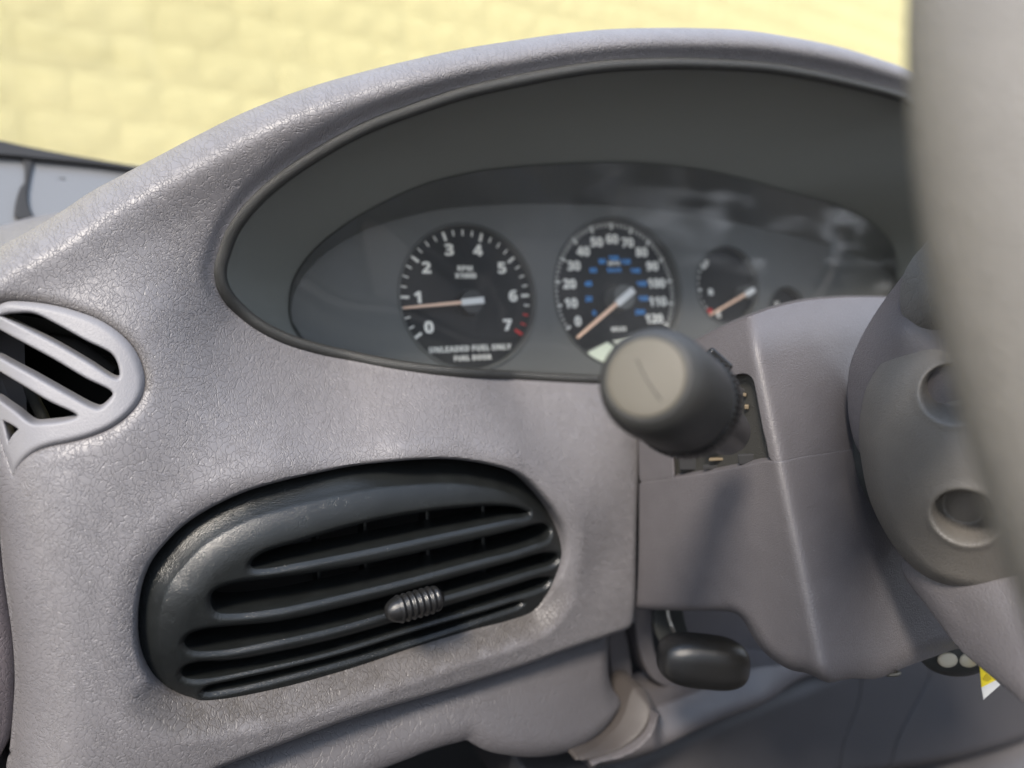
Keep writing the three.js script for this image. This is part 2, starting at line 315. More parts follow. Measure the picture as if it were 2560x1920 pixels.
const topPx = [[-90, 690], [0, 622], [75, 579], [156, 530], [231, 480], [289, 449], [347, 418], [405, 388], [463, 357], [521, 327], [579, 298], [637, 272], [723, 238], [810, 209], [926, 177], [1042, 149], [1157, 124], [1280, 104], [1396, 87], [1511, 75], [1627, 71], [1743, 71], [1859, 76], [1974, 93], [2090, 116], [2177, 142], [2278, 179], [2380, 235], [2480, 320], [2540, 430], [2565, 560]];
const rightPx = [[2560, 700], [2480, 850], [2300, 960], [2000, 1020], [1750, 1035], [1640, 1040], [1606, 1060], [1599, 1110], [1596, 1200], [1593, 1284], [1590, 1400], [1588, 1500], [1584, 1540]];
const botPx = [[1570, 1562], [1546, 1576], [1500, 1592], [1400, 1625], [1280, 1668], [1042, 1741], [868, 1793], [694, 1857], [560, 1908], [420, 1970], [250, 2040]];
const leftPx = [[90, 2040], [25, 1950], [34, 1860], [44, 1712], [38, 1597], [17, 1450], [0, 1310], [-25, 1180], [-60, 1000], [-90, 850]];
const hitOff = (surf, off) => ([px, py]) => new Surf2(surf.f, (x, y) => surf.h(x, y) + off).hit(px, py);
class Surf2 { constructor(f, h) { this.f = f; this.h = h; } }
Surf2.prototype.hit = Surf.prototype.hit; Surf2.prototype.world = Surf.prototype.world;
const TOP_ROLL = 0.017, LEFT_ROLL = 0.034, BOT_ROLL = 0.011, RIGHT_ROLL = 0.006;
const topL = along(topPx.map(hitOff(dashB, TOP_ROLL)), 260), rightL = along(rightPx.map(hitOff(dashB, RIGHT_ROLL)), 160), botL = along(botPx.map(hitOff(dashB, BOT_ROLL)), 120), leftL = along(leftPx.map(hitOff(dashB, LEFT_ROLL)), 120);
const dashOut = [...topL, ...rightL, ...botL, ...leftL];
const lipPx = [
  [535, 670], [547, 625], [567, 573], [608, 515], [666, 457], [752, 394], [839, 341], [926, 298], [1042, 255], [1157, 218], [1280, 190], [1396, 168], [1511, 152], [1600, 147], [1685, 145], [1800, 148], [1916, 156], [2032, 174], [2148, 200], [2235, 223], [2281, 239], [2350, 280], [2410, 360], [2430, 480], [2420, 620], [2370, 740], [2280, 840], [2100, 920], [1900, 950], [1700, 960], [1506, 957], [1280, 946], [1215, 943], [1100, 935], [984, 920], [868, 897], [781, 877], [694, 848], [625, 810], [579, 770], [550, 735], [538, 706]];
const ventPx = [[694, 1200], [810, 1174], [926, 1154], [1042, 1144], [1157, 1145], [1280, 1171], [1326, 1197], [1367, 1238], [1402, 1284], [1422, 1330], [1425, 1377], [1416, 1423], [1384, 1481], [1338, 1527], [1280, 1552], [1157, 1592], [1042, 1628], [926, 1665], [810, 1698], [694, 1727], [579, 1750], [521, 1755], [463, 1754], [417, 1741], [376, 1718], [350, 1683], [336, 1643], [330, 1585], [333, 1521], [344, 1463], [365, 1411], [399, 1365], [451, 1313], [521, 1267], [608, 1226]];
const demPx = [[14, 750], [72, 750], [145, 761], [199, 776], [253, 797], [307, 834], [344, 877], [363, 924], [367, 960], [358, 996], [333, 1032], [289, 1069], [235, 1094], [181, 1110], [127, 1121], [90, 1134], [61, 1155], [43, 1177], [34, 1195], [22, 1166], [5, 1119], [-15, 1050], [-38, 980], [-50, 900], [-44, 810], [-15, 765]];
const ridgeL = along([[-20, 700], [120, 640], [260, 570], [420, 480], [600, 380], [780, 290], [980, 212], [1200, 160], [1450, 125], [1750, 112], [2050, 135], [2280, 200]].map(hitOff(dashB, -0.002)), 160);
let vp = null, lp = null, dp = null;
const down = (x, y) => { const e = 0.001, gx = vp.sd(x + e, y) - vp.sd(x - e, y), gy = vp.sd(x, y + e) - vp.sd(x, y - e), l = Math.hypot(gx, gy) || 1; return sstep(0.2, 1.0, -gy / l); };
const edgeRoll = (L, x, y, A, W, p = 2.3) => { const d = lineDist(L, x, y)[0]; return d < W ? A * Math.pow(1 - d / W, p) : 0; };
const near = (b, x, y, m) => x > b[0] - m && x < b[2] + m && y > b[1] - m && y < b[3] + m;
const boxes = [topL, rightL, botL, leftL, ridgeL].map((l) => new Poly(l).b);
const dashH = (x, y) => {
  let d = dashB.h(x, y);
  if (near(boxes[0], x, y, 0.02)) d += edgeRoll(topL, x, y, TOP_ROLL, 0.015);
  if (near(boxes[1], x, y, 0.02)) d += edgeRoll(rightL, x, y, RIGHT_ROLL, 0.009);
  if (near(boxes[2], x, y, 0.02)) d += edgeRoll(botL, x, y, BOT_ROLL, 0.009, 2);
  if (near(boxes[3], x, y, 0.04)) d += edgeRoll(leftL, x, y, LEFT_ROLL, 0.03, 2.4);
  if (near(boxes[4], x, y, 0.03)) { const [q, t] = lineDist(ridgeL, x, y); if (q < 0.03) d -= 0.0022 * Math.exp(-(q * q) / (2 * 0.0062 ** 2)); }
  if (vp && near(vp.b, x, y, 0.02)) {                                                   // rolled edge round the vent, deep ledge under it
    const a = vp.sd(x, y);
    if (a < 0.02) { const w = down(x, y); d += 0.0032 * Math.pow(clamp(1 - a / 0.009), 2) * (1 - w) + w * 0.011 * (1 - sstep(-0.002, 0.012, a)); }
  }
  if (lp && near(lp.b, x, y, 0.02)) { const q = lp.sd(x, y); if (q < 0.02) d += 0.0018 * Math.exp(-((q - 0.001) ** 2) / (2 * 0.0022 ** 2)); }  // channel against the trim bead
  if (dp && near(dp.b, x, y, 0.01)) { const c = dp.sd(x, y); if (c < 0.01) d += 0.0012 * Math.pow(clamp(1 - c / 0.004), 2); }
  return d;
};
const dashS = new Surf2(D0, dashH);
let lip = trace(dashB, lipPx, 420), ventHole = trace(dashB, ventPx, 300), demHole = trace(dashB, demPx, 240);
for (let k = 0; k < 3; k++) { lp = new Poly(lip); vp = new Poly(ventHole); dp = new Poly(demHole); lip = loop(lipPx.map(hitOff(dashB, 0.0016)), 420); ventHole = trace(dashS, ventPx, 300); demHole = trace(dashS, demPx, 240); }
const dash = thing('dashboard', 'grey embossed vinyl dashboard with hooded oval opening over the dials', 'dashboard');
{
  const nz = valueNoise(64, 71), nz2 = valueNoise(256, 72), nz3 = valueNoise(16, 73);
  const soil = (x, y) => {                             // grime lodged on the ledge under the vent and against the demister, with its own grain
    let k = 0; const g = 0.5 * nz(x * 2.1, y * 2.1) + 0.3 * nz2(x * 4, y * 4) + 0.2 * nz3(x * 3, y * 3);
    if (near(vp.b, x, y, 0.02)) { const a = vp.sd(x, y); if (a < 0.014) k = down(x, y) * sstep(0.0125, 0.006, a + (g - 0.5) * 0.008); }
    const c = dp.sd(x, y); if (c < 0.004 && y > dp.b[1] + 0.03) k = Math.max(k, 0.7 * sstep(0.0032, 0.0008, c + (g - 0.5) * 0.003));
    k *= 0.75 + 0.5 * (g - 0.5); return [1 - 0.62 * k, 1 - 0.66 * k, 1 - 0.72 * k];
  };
  const prof = (x, y, gx, gy) => {
    if (lp.sd(x, y) < 0.004) return [[0.0012, 0.0008], [0.002, 0.0025], [0.002, 0.012]];
    if (vp.sd(x, y) < 0.004) return [[0.0012, 0.0012], [0.0018, 0.004], [0.0018, 0.03]];
    if (dp.sd(x, y) < 0.004) return [[0.0006, 0.0006], [0.0008, 0.003], [0.0008, 0.02]];
    if (gy > 0.25 || (gx < 0 && y > -0.06)) return [[0.0006, 0.002], [0.0004, 0.006], [-0.002, 0.02], [-0.006, 0.06], [-0.016, 0.14], [-0.03, 0.24]];
    return [[0.0008, 0.0006], [0.0014, 0.002], [0.0014, 0.01], [0.0014, 0.07]];
  };
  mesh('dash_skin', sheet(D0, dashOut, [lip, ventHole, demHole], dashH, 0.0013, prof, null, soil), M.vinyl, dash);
}
console.log('dash done');

// trim bead and visor liner round the dials
const clusterF = new Frame(0, 10), FACE = 0.4;      // dial plate leans back 10 degrees
const lensS = new Surf(D0, [[730, 750, 0.398], [1300, 412, 0.37], [1600, 410, 0.37], [2230, 650, 0.39], [1000, 940, 0.398], [1500, 980, 0.398], [2000, 900, 0.398], [1500, 680, 0.379], [900, 560, 0.379]]);
const lensPx = [[724, 780], [726, 745], [735, 700], [781, 631], [868, 560], [955, 510], [1059, 463], [1186, 431], [1280, 419], [1396, 411], [1500, 407], [1598, 408], [1743, 423], [1859, 448], [1974, 480], [2090, 512], [2177, 556], [2229, 613], [2245, 683], [2240, 760], [2180, 850], [2060, 925], [1900, 970], [1700, 995], [1500, 1000], [1280, 990], [1000, 950], [850, 905], [770, 860], [735, 820]];
const lens = trace(lensS, lensPx, 420);
const polar = (pts, n, cx, cy) => {                  // resample a loop by angle so that two loops can be lofted
  const an = pts.map(([x, y]) => Math.atan2((y - cy) * 2, x - cx)); const out = [];
  for (let i = 0; i < n; i++) {
    const t = -Math.PI + (i / n) * 2 * Math.PI; let r = null;
    for (let k = 0; k < pts.length; k++) { const m = (k + 1) % pts.length; let a = an[k] - t, b = an[m] - t; a = Math.atan2(Math.sin(a), Math.cos(a)); b = Math.atan2(Math.sin(b), Math.cos(b)); if (a * b <= 0 && Math.abs(a - b) < 1) { const s = a === b ? 0 : a / (a - b); r = [pts[k][0] + (pts[m][0] - pts[k][0]) * s, pts[k][1] + (pts[m][1] - pts[k][1]) * s]; break; } }
    out.push(r ?? out.at(-1) ?? pts[0]);
  }
  return out;
};
const facePx = [[728, 778], [731, 750], [749, 706], [795, 648], [868, 598], [955, 560], [1070, 529], [1186, 515], [1280, 510], [1396, 510], [1500, 513], [1598, 520], [1743, 540], [1859, 562], [1974, 588], [2090, 620], [2170, 650], [2220, 680], [2236, 720], [2220, 790], [2150, 860], [2040, 920], [1900, 960], [1700, 985], [1500, 990], [1280, 982], [1000, 944], [850, 900], [775, 858], [738, 818]];
const faceLoop = loop(facePx.map(([a, b]) => clusterF.flat(a, b, FACE)), 420);
{
  const n = 260, c = lensS.hit(1500, 690);
  const A = polar(lip, n, c[0], c[1] + 0.005), B = polar(lens, n, c[0], c[1] + 0.005);
  const lipW = A.map(([x, y]) => { const k = 0.0022; return D0.world(c[0] + (x - c[0]) * (1 - k / 0.2), c[1] + (y - c[1]) * (1 - k / 0.09), dashS.h(x, y) + 0.0016); });
  const lensW = B.map(([x, y]) => D0.world(x, y, lensS.h(x, y)));
  mesh('lip_bead', tube(lipW, 0.0029, 420, true, 14), M.bead, dash, 'dark rounded bead round the dial opening');
  const rows = [];
  for (let k = 0; k <= 14; k++) { const t = k / 14; rows.push(lipW.map((p, i) => { const q = p.clone().lerp(lensW[i], t), b = Math.sin(Math.PI * t) * 0.007; const dx = q.x - c[0], dy = q.y - EYE.y - c[1], l = Math.hypot(dx, dy); q.x += dx / l * b; q.y += dy / l * b; q.z -= 0.001; return q; })); }
  mesh('visor_liner', loft(rows), M.liner, dash, 'matt grey lining under the dial hood');
  // instrument cluster
  const cl = thing('instrument_cluster', 'black instrument cluster with rev counter, speedometer and fuel dial behind a clear lens', 'instrument panel');
  const Fp = polar(faceLoop, n, ...clusterF.flat(1500, 700, FACE)), faceW = Fp.map(([x, y]) => clusterF.world(x, y, FACE));
  const mid = lensW.map((p, i) => p.clone().lerp(faceW[i], 0.5));
  mesh('inner_mask', loft([lensW.map((p) => p.clone().add(V(0, 0, 0.0006))), mid, faceW]), M.smoke, cl);
  M.lens.transmissionMap.offset.set(0, 1 / 3); M.lens.transmissionMap.updateMatrix();
  mesh('lens', sheet(D0, lens, [], lensS.h, 0.004), M.lens, cl, 'clear curved plastic lens');
  const circ = (l, r, t) => { const a = clusterF.flat(l[0] * 1.1573, l[1] * 1.1573, FACE), b = clusterF.flat(r[0] * 1.1573, r[1] * 1.1573, FACE), c2 = clusterF.flat(t[0] * 1.1573, t[1] * 1.1573, FACE); const R = (b[0] - a[0]) / 2; return { x: (a[0] + b[0]) / 2, y: c2[1] - R, r: R }; };
  const tach = circ([863, 640], [1158, 640], [1008, 484]), speedo = circ([1199, 640], [1473, 640], [1325, 469]), fuel = circ([1506, 615], [1640, 630], [1568, 532]), temp = circ([1662, 680], [1742, 680], [1703, 620]);
  console.log('radii', tach.r, speedo.r, fuel.r, temp.r);
  const ring = (c2, r = c2.r) => Array.from({ length: 96 }, (_, i) => [c2.x + r * Math.cos(i / 96 * 2 * Math.PI), c2.y + r * Math.sin(i / 96 * 2 * Math.PI)]);
  mesh('face_plate', sheet(clusterF, faceLoop, [tach, speedo, fuel, temp].map((q) => ring(q)), () => FACE, 0.0016, [[0.0005, 0.0003], [0.0009, 0.0012], [0.001, 0.006]]), M.face, cl, 'dark grey plate holding the dials');
  const canvas = (n2) => { const c2 = document.createElement('canvas'); c2.width = c2.height = n2; const g = c2.getContext('2d'); return [c2, g]; };
  const dialTex = (c2) => { const t = new THREE.CanvasTexture(c2); t.colorSpace = THREE.SRGBColorSpace; return t; };
  const WHITE = '#f4f2e8', BLUE = '#4aa0ee', RED = '#e0302c';
  const put = (g, s, x, y, sx = 1.12) => { g.save(); g.translate(x, y); g.scale(sx, 1); g.fillText(s, 0, 0); g.strokeStyle = g.fillStyle; g.lineWidth = parseInt(g.font.match(/(\d+)px/)[1]) > 60 ? 5 : 1.5; g.lineJoin = 'round'; g.strokeText(s, 0, 0); g.restore(); };
  const tick = (g, cx, cy, ang, r0, r1, w, col) => { g.strokeStyle = col; g.lineWidth = w; g.beginPath(); const c2 = Math.cos(ang), s = -Math.sin(ang); g.moveTo(cx + c2 * r0, cy + s * r0); g.lineTo(cx + c2 * r1, cy + s * r1); g.stroke(); };
  const rad = THREE.MathUtils.degToRad;
  function gauge(name, c2, draw, angle, hubAt, len, lift, needleW, label, hubMat = M.face) {
    const gp = new THREE.Group(); gp.name = name; gp.userData.label = label; cl.add(gp);
    const [cv, g] = canvas(1024); g.fillStyle = '#0d0f10'; g.fillRect(0, 0, 1024, 1024); g.textAlign = 'center'; g.textBaseline = 'middle'; draw(g, 512);
    const dg = new THREE.CircleGeometry(c2.r + 0.002, 96); { const u = dg.attributes.uv, k = (c2.r + 0.002) / c2.r; for (let i = 0; i < u.count; i++) u.setXY(i, 0.5 + (u.getX(i) - 0.5) * k, 0.5 + (u.getY(i) - 0.5) * k); }
    dg.applyQuaternion(clusterF.q); const o = clusterF.world(c2.x, c2.y, FACE + 0.0055); dg.translate(o.x, o.y, o.z);
    mesh('dial', dg, phys({ map: dialTex(cv), roughness: 0.7, color: lin(1, 1, 1) }), gp);
    const rg = new THREE.TorusGeometry(c2.r + 0.0004, 0.0007, 8, 96); rg.applyQuaternion(clusterF.q); const ro = clusterF.world(c2.x, c2.y, FACE - 0.0002); rg.translate(ro.x, ro.y, ro.z); mesh('bezel_ring', rg, M.smoke, gp);
    const h = hubAt ?? [c2.x, c2.y], d = FACE + 0.0055 - lift, A2 = rad(angle), ca = Math.cos(A2), sa = Math.sin(A2);
    const bar = (r0, r1, w0, w1, dd, th) => { const q = []; for (const k of [0, th]) for (const [r, w] of [[r0, -w0], [r1, -w1], [r1, w1], [r0, w0]]) q.push(clusterF.world(h[0] + ca * r - sa * w, h[1] + sa * r + ca * w, dd + k)); const P = []; for (const f of [[0, 1, 2, 3], [7, 6, 5, 4], [0, 4, 5, 1], [1, 5, 6, 2], [2, 6, 7, 3], [3, 7, 4, 0]]) for (const k of [f[0], f[1], f[2], f[0], f[2], f[3]]) P.push(q[k].x, q[k].y, q[k].z); const bg = new THREE.BufferGeometry(); bg.setAttribute('position', new THREE.Float32BufferAttribute(P, 3)); bg.computeVertexNormals(); return bg; };
    mesh('needle', bar(c2.r * 0.1, len, needleW, needleW * 0.55, d, 0.0012), M.needle, gp, 'pale orange pointer');
    mesh('counterweight', bar(-c2.r * 0.16, c2.r * 0.17, needleW * 1.7, needleW * 1.7, d - 0.0012, 0.0016), M.needleWhite, gp);
    const hg = new THREE.CylinderGeometry(c2.r * 0.16, c2.r * 0.18, lift, 36); hg.rotateX(Math.PI / 2); hg.applyQuaternion(clusterF.q); const ho = clusterF.world(h[0], h[1], d + lift / 2); hg.translate(ho.x, ho.y, ho.z); mesh('hub', hg, hubMat, gp);
    return gp;
  }
  const hubOf = (px, py, lift) => clusterF.flat(px * 1.1573, py * 1.1573, FACE + 0.0055 - lift);
  gauge('rev_counter', tach, (g, c2) => {
    const R = 512;
    for (let k = 0; k <= 28; k++) { const a = rad(213.5 - k * 35.3 / 4), mj = k % 4 === 0, hot = k >= 26; tick(g, c2, c2, a, R * (mj ? 0.83 : 0.87), R * 0.955, mj ? 20 : 11, hot ? RED : WHITE); }
    g.fillStyle = WHITE; g.font = 'bold 108px sans-serif';
    for (let k = 0; k <= 7; k++) { const a = rad(213.5 - k * 35.3); put(g, String(k), c2 + Math.cos(a) * R * 0.7, c2 - Math.sin(a) * R * 0.7, 1.18); }
    g.font = 'bold 50px sans-serif'; put(g, 'RPM', c2, 300, 1.15); put(g, 'X1000', c2, 352, 1.15);
    g.font = 'bold 53px sans-serif'; put(g, 'UNLEADED FUEL ONLY', c2, 868, 1.1); g.font = 'bold 48px sans-serif'; put(g, '\u25C4 FUEL DOOR', c2 - 10, 934, 1.1);
  }, 184, hubOf(1021, 651, 0.007), tach.r * 0.98, 0.007, 0.0011, 'rev counter dial reading just below one', M.bead);
  gauge('speedometer', speedo, (g, c2) => {
    const R = 512;
    for (let k = 0; k <= 60; k++) { const a = rad(210 - k * 4), mj = k % 5 === 0; tick(g, c2, c2, a, R * (mj ? 0.86 : 0.89), R * 0.96, mj ? 17 : 9, WHITE); }
    g.fillStyle = WHITE; g.font = 'bold 84px sans-serif';
    for (let k = 0; k <= 12; k++) { const a = rad(210 - k * 20); put(g, String(k * 10), c2 + Math.cos(a) * R * (k > 9 ? 0.68 : 0.72), c2 - Math.sin(a) * R * 0.73, 1.1); }
    g.fillStyle = BLUE; g.font = 'bold 46px sans-serif';
    for (let k = 0; k <= 10; k++) { const a = rad(214 - k * 24.86); put(g, String(k * 20), c2 + Math.cos(a) * R * 0.44, c2 - Math.sin(a) * R * 0.47, 1.1); }
    g.font = 'bold 40px sans-serif'; put(g, 'km/h', c2, 352); g.fillStyle = WHITE; put(g, 'MPH', c2, 306); g.font = 'bold 38px sans-serif'; put(g, 'MILES', c2, 762);
  }, 214, hubOf(1350, 641, 0.011), speedo.r * 0.92, 0.011, 0.0013, 'speedometer dial with pointer at zero');
  {
    const sg = cl.children.find((o) => o.name === 'speedometer'), poly = (px, name, col, off) => { const s = new THREE.Shape(px.map(([a, b]) => { const p = clusterF.flat(a, b, FACE + 0.005); return new THREE.Vector2(p[0], p[1]); })); const g = new THREE.ExtrudeGeometry(s, { depth: 0.001, bevelEnabled: false }); g.applyMatrix4(new THREE.Matrix4().compose(clusterF.world(0, 0, FACE + 0.005 - off + 0.001), clusterF.q, V(1, 1, 1))); mesh(name, g, phys({ color: col, roughness: 0.4 }), sg); };
    poly([[1455, 925], [1452, 898], [1462, 878], [1500, 862], [1524, 852], [1600, 845], [1680, 845], [1680, 930], [1560, 945], [1470, 915]].map(([a, b]) => [a, b]), 'odometer_frame', lin(0.02, 0.02, 0.02), 0.0006);
    poly([[1470, 907], [1468, 880], [1515, 856], [1535, 870], [1530, 905], [1480, 911]], 'odometer_window', lin(0.62, 0.68, 0.55), 0.002);
    poly([[1528, 852], [1575, 846], [1675, 846], [1675, 905], [1542, 905], [1546, 870]], 'trip_window', lin(0.62, 0.64, 0.54), 0.002);
  }
  gauge('fuel_gauge', fuel, (g, c2) => {
    const R = 512; for (let k = 0; k <= 8; k++) { const a = rad(140 + k * 11.5), mj = k % 4 === 0; tick(g, c2, c2, a, R * (mj ? 0.72 : 0.78), R * 0.92, mj ? 40 : 26, k >= 8 ? RED : WHITE); }
    g.fillStyle = WHITE; g.font = 'bold 130px sans-serif'; put(g, 'F', c2 - 250, 215); put(g, 'E', c2 - 110, 870);
    g.fillRect(c2 - 250, 540, 60, 80); g.fillRect(c2 - 185, 560, 14, 60); g.fillStyle = RED; g.beginPath(); g.arc(c2 - 270, 850, 46, 0, 7); g.fill();
  }, 203, hubOf(1619, 631, 0.009), fuel.r * 1.42, 0.009, 0.001, 'small fuel dial with pointer near empty');
  gauge('temperature_gauge', temp, (g, c2) => {
    const R = 512; for (let k = 0; k <= 6; k++) { const a = rad(150 + k * 12); tick(g, c2, c2, a, R * 0.72, R * 0.92, 40, k === 0 ? RED : WHITE); }
    g.fillStyle = WHITE; g.font = 'bold 150px sans-serif'; put(g, 'H', c2 - 130, 330); g.fillStyle = RED; g.beginPath(); g.arc(c2 - 330, 480, 60, 0, 7); g.fill();
  }, 230, [temp.x + temp.r * 0.3, temp.y], temp.r * 0.9, 0.007, 0.0008, 'small temperature dial');
}
console.log('cluster done');

// ------------------------------------------------------------------ face-level air vent
{
  const v = thing('air_vent', 'black oval air vent with louvres set in the dashboard below the dials', 'air vent');
  const B = new Surf(D0, [[430, 1600, 0.2935], [560, 1420, 0.294], [750, 1330, 0.296], [1000, 1275, 0.3005], [1300, 1270, 0.308], [1390, 1370, 0.312], [700, 1560, 0.2955], [1000, 1450, 0.3005], [1250, 1400, 0.307], [1250, 1520, 0.311], [1000, 1600, 0.306], [700, 1690, 0.3005], [480, 1710, 0.298]], 1e-6);
  const rim0 = new Poly(trace(new Surf2(D0, (x, y) => B.h(x, y) + 0.012), ventPx, 300));
  const roll = (x, y) => {                             // bezel rolls back to the dash: wide with a crease along the top and left, tight at the right and bottom
    const e = -rim0.sd(x, y); if (e > 0.03) return 0;
    const k = 0.001, gx = rim0.sd(x + k, y) - rim0.sd(x - k, y), gy = rim0.sd(x, y + k) - rim0.sd(x, y - k), l = Math.hypot(gx, gy) || 1, nx = gx / l, ny = gy / l;
    const up = sstep(-0.5, 0.9, ny), lf = sstep(0.1, 0.95, -nx), W = 0.007 + Math.pow(Math.pow(0.0165 * up, 3) + Math.pow(0.013 * lf, 3), 1 / 3), A = 0.0085 + 0.0085 * up, t = clamp(e / W);
    return A * (t > 0.45 ? 0.3 * Math.pow((1 - t) / 0.55, 2) : 0.3 + 0.7 * Math.pow((0.45 - t) / 0.45, 0.85));
  };
  const S = new Surf2(D0, (x, y) => B.h(x, y) + roll(x, y));
  const outer = rim0.p, c = [outer.reduce((s, p) => s + p[0], 0) / 300, outer.reduce((s, p) => s + p[1], 0) / 300];
  const rim = outer.map(([x, y]) => { const l = Math.hypot(x - c[0], y - c[1]), k = 1 - 0.0009 / l; return [c[0] + (x - c[0]) * k, c[1] + (y - c[1]) * k]; });
  const slots = [
    [[622, 1415], [648, 1388], [752, 1353], [868, 1319], [984, 1293], [1100, 1275], [1233, 1264], [1300, 1270], [1329, 1284], [1318, 1296], [1280, 1304], [1100, 1342], [926, 1379], [752, 1413], [660, 1429], [630, 1427]],
    [[522, 1505], [532, 1480], [579, 1460], [637, 1451], [752, 1437], [926, 1408], [1100, 1370], [1280, 1328], [1338, 1312], [1367, 1310], [1381, 1330], [1373, 1352], [1338, 1367], [1280, 1386], [1215, 1402], [1042, 1448], [868, 1491], [694, 1529], [579, 1542], [538, 1537]],
    [[456, 1610], [470, 1588], [520, 1572], [579, 1566], [694, 1555], [868, 1517], [1042, 1472], [1280, 1406], [1367, 1382], [1396, 1385], [1400, 1401], [1384, 1416], [1338, 1430], [1280, 1448], [1042, 1517], [868, 1568], [694, 1608], [550, 1634], [475, 1633]],
    [[449, 1687], [460, 1668], [492, 1657], [579, 1652], [694, 1632], [868, 1592], [1042, 1541], [1280, 1467], [1362, 1443], [1381, 1447], [1371, 1466], [1330, 1484], [1280, 1499], [984, 1590], [810, 1642], [637, 1682], [521, 1704], [462, 1702]],
    [[503, 1732], [518, 1719], [579, 1704], [694, 1679], [868, 1635], [1042, 1581], [1230, 1526], [1300, 1506], [1312, 1508], [1300, 1518], [1220, 1546], [1042, 1604], [926, 1640], [752, 1688], [579, 1729], [512, 1738]],
  ].map((p) => trace(S, p, 160));
  // louvre bars between the slots are pieces of their own
  const cen = slots.map((s) => along([...s].sort((a, b) => a[0] - b[0]).reduce((o, p, i, a) => { const k = Math.floor(i / 20); (o[k] ??= [0, 0, 0]); o[k][0] += p[0]; o[k][1] += p[1]; o[k][2]++; return o; }, []).map(([x, y, n]) => [x / n, y / n]), 30));
  const ext = slots.map((s) => [Math.min(...s.map((p) => p[0])), Math.max(...s.map((p) => p[0]))]);
  const yAt = (line, x) => { for (let i = 1; i < line.length; i++) if (x <= line[i][0]) { const a = line[i - 1], b = line[i]; return a[1] + (b[1] - a[1]) * (x - a[0]) / (b[0] - a[0] || 1); } return line.at(-1)[1]; };
  const split = (x, y) => { for (let k = 0; k < 4; k++) { if (x < Math.max(ext[k][0], ext[k + 1][0]) + 0.002 || x > Math.min(ext[k][1], ext[k + 1][1]) - 0.002) continue; if (y < yAt(cen[k], x) && y > yAt(cen[k + 1], x)) return 'louvre' + k; } return 'bezel'; };
  const rimP = new Poly(rim);
  const slotP = slots.map((q) => new Poly(q)), soft = (x, y) => { let e = 1; for (const q of slotP) e = Math.min(e, q.sd(x, y, 0.004)); return 0.0013 * Math.pow(clamp(1 - e / 0.0016), 2); };
  const geo = sheet(D0, rim, slots, (x, y) => S.h(x, y) + soft(x, y) + 0.002 * Math.pow(clamp(1 + rimP.sd(x, y) / 0.003), 2), 0.0008, (x, y) => rimP.sd(x, y) > -0.0015 ? [[0.0002, 0.001], [0.0002, 0.012]] : [[0.0004, 0.0002], [0.0007, 0.0007], [0.0009, 0.003], [0.0015, 0.009], [0.0022, 0.018]], split);
  for (const k of Object.keys(geo).sort()) mesh(k.startsWith('louvre') ? 'louvre' : 'bezel', geo[k], M.black, v);
  // directing fins behind the louvres, housing
  const fin = (px, py0, py1, d) => { const a = D0.flat(px, py0, d), b = D0.flat(px, py1, d), g = new RoundedBoxGeometry(0.0022, a[1] - b[1], 0.012, 2, 0.001), p = D0.world((a[0] + b[0]) / 2, (a[1] + b[1]) / 2, d + 0.006); g.translate(p.x, p.y, p.z); mesh('fin', boxUV(g), M.black, v); };
  for (const px of [800, 918, 1072, 1210]) fin(px, 1250 + (1072 - px) * 0.12, 1620 + (918 - px) * 0.3, 0.3215);
  const b0 = D0.flat(330, 1150, 0.34), b1 = D0.flat(1440, 1760, 0.34), hw = b1[0] - b0[0], hh = b0[1] - b1[1];
  const box = new THREE.BoxGeometry(hw, hh, 0.06), bp = D0.world((b0[0] + b1[0]) / 2, (b0[1] + b1[1]) / 2, 0.382); box.translate(bp.x, bp.y, bp.z); mesh('housing', box, M.void, v);
  // ribbed thumb slider
  const s0 = D0.world(...D0.flat(962, 1533, 0.287), 0.287), s1 = D0.world(...D0.flat(1104, 1492, 0.291), 0.291), len = s0.distanceTo(s1), pr = [[0, 0]];
  for (let i = 1; i <= 60; i++) { const t = i / 60; let r = 0.0056 * Math.sqrt(clamp(1 - Math.pow(1 - Math.min(1, t / 0.28), 2))) * (1 - 0.5 * sstep(0.9, 1, t)); if (t > 0.22 && t < 0.86) r += 0.00055 * Math.sin((t - 0.22) / 0.64 * Math.PI * 2 * 6); pr.push([Math.max(r, 0.0004), t * len]); }
  pr.push([0, len]);
  mesh('slider', orient(new THREE.LatheGeometry(pr.map(([a, b]) => new THREE.Vector2(a, b)), 36), s0, s1), M.gloss, v, 'glossy black ribbed slider');
}
console.log('vent done');

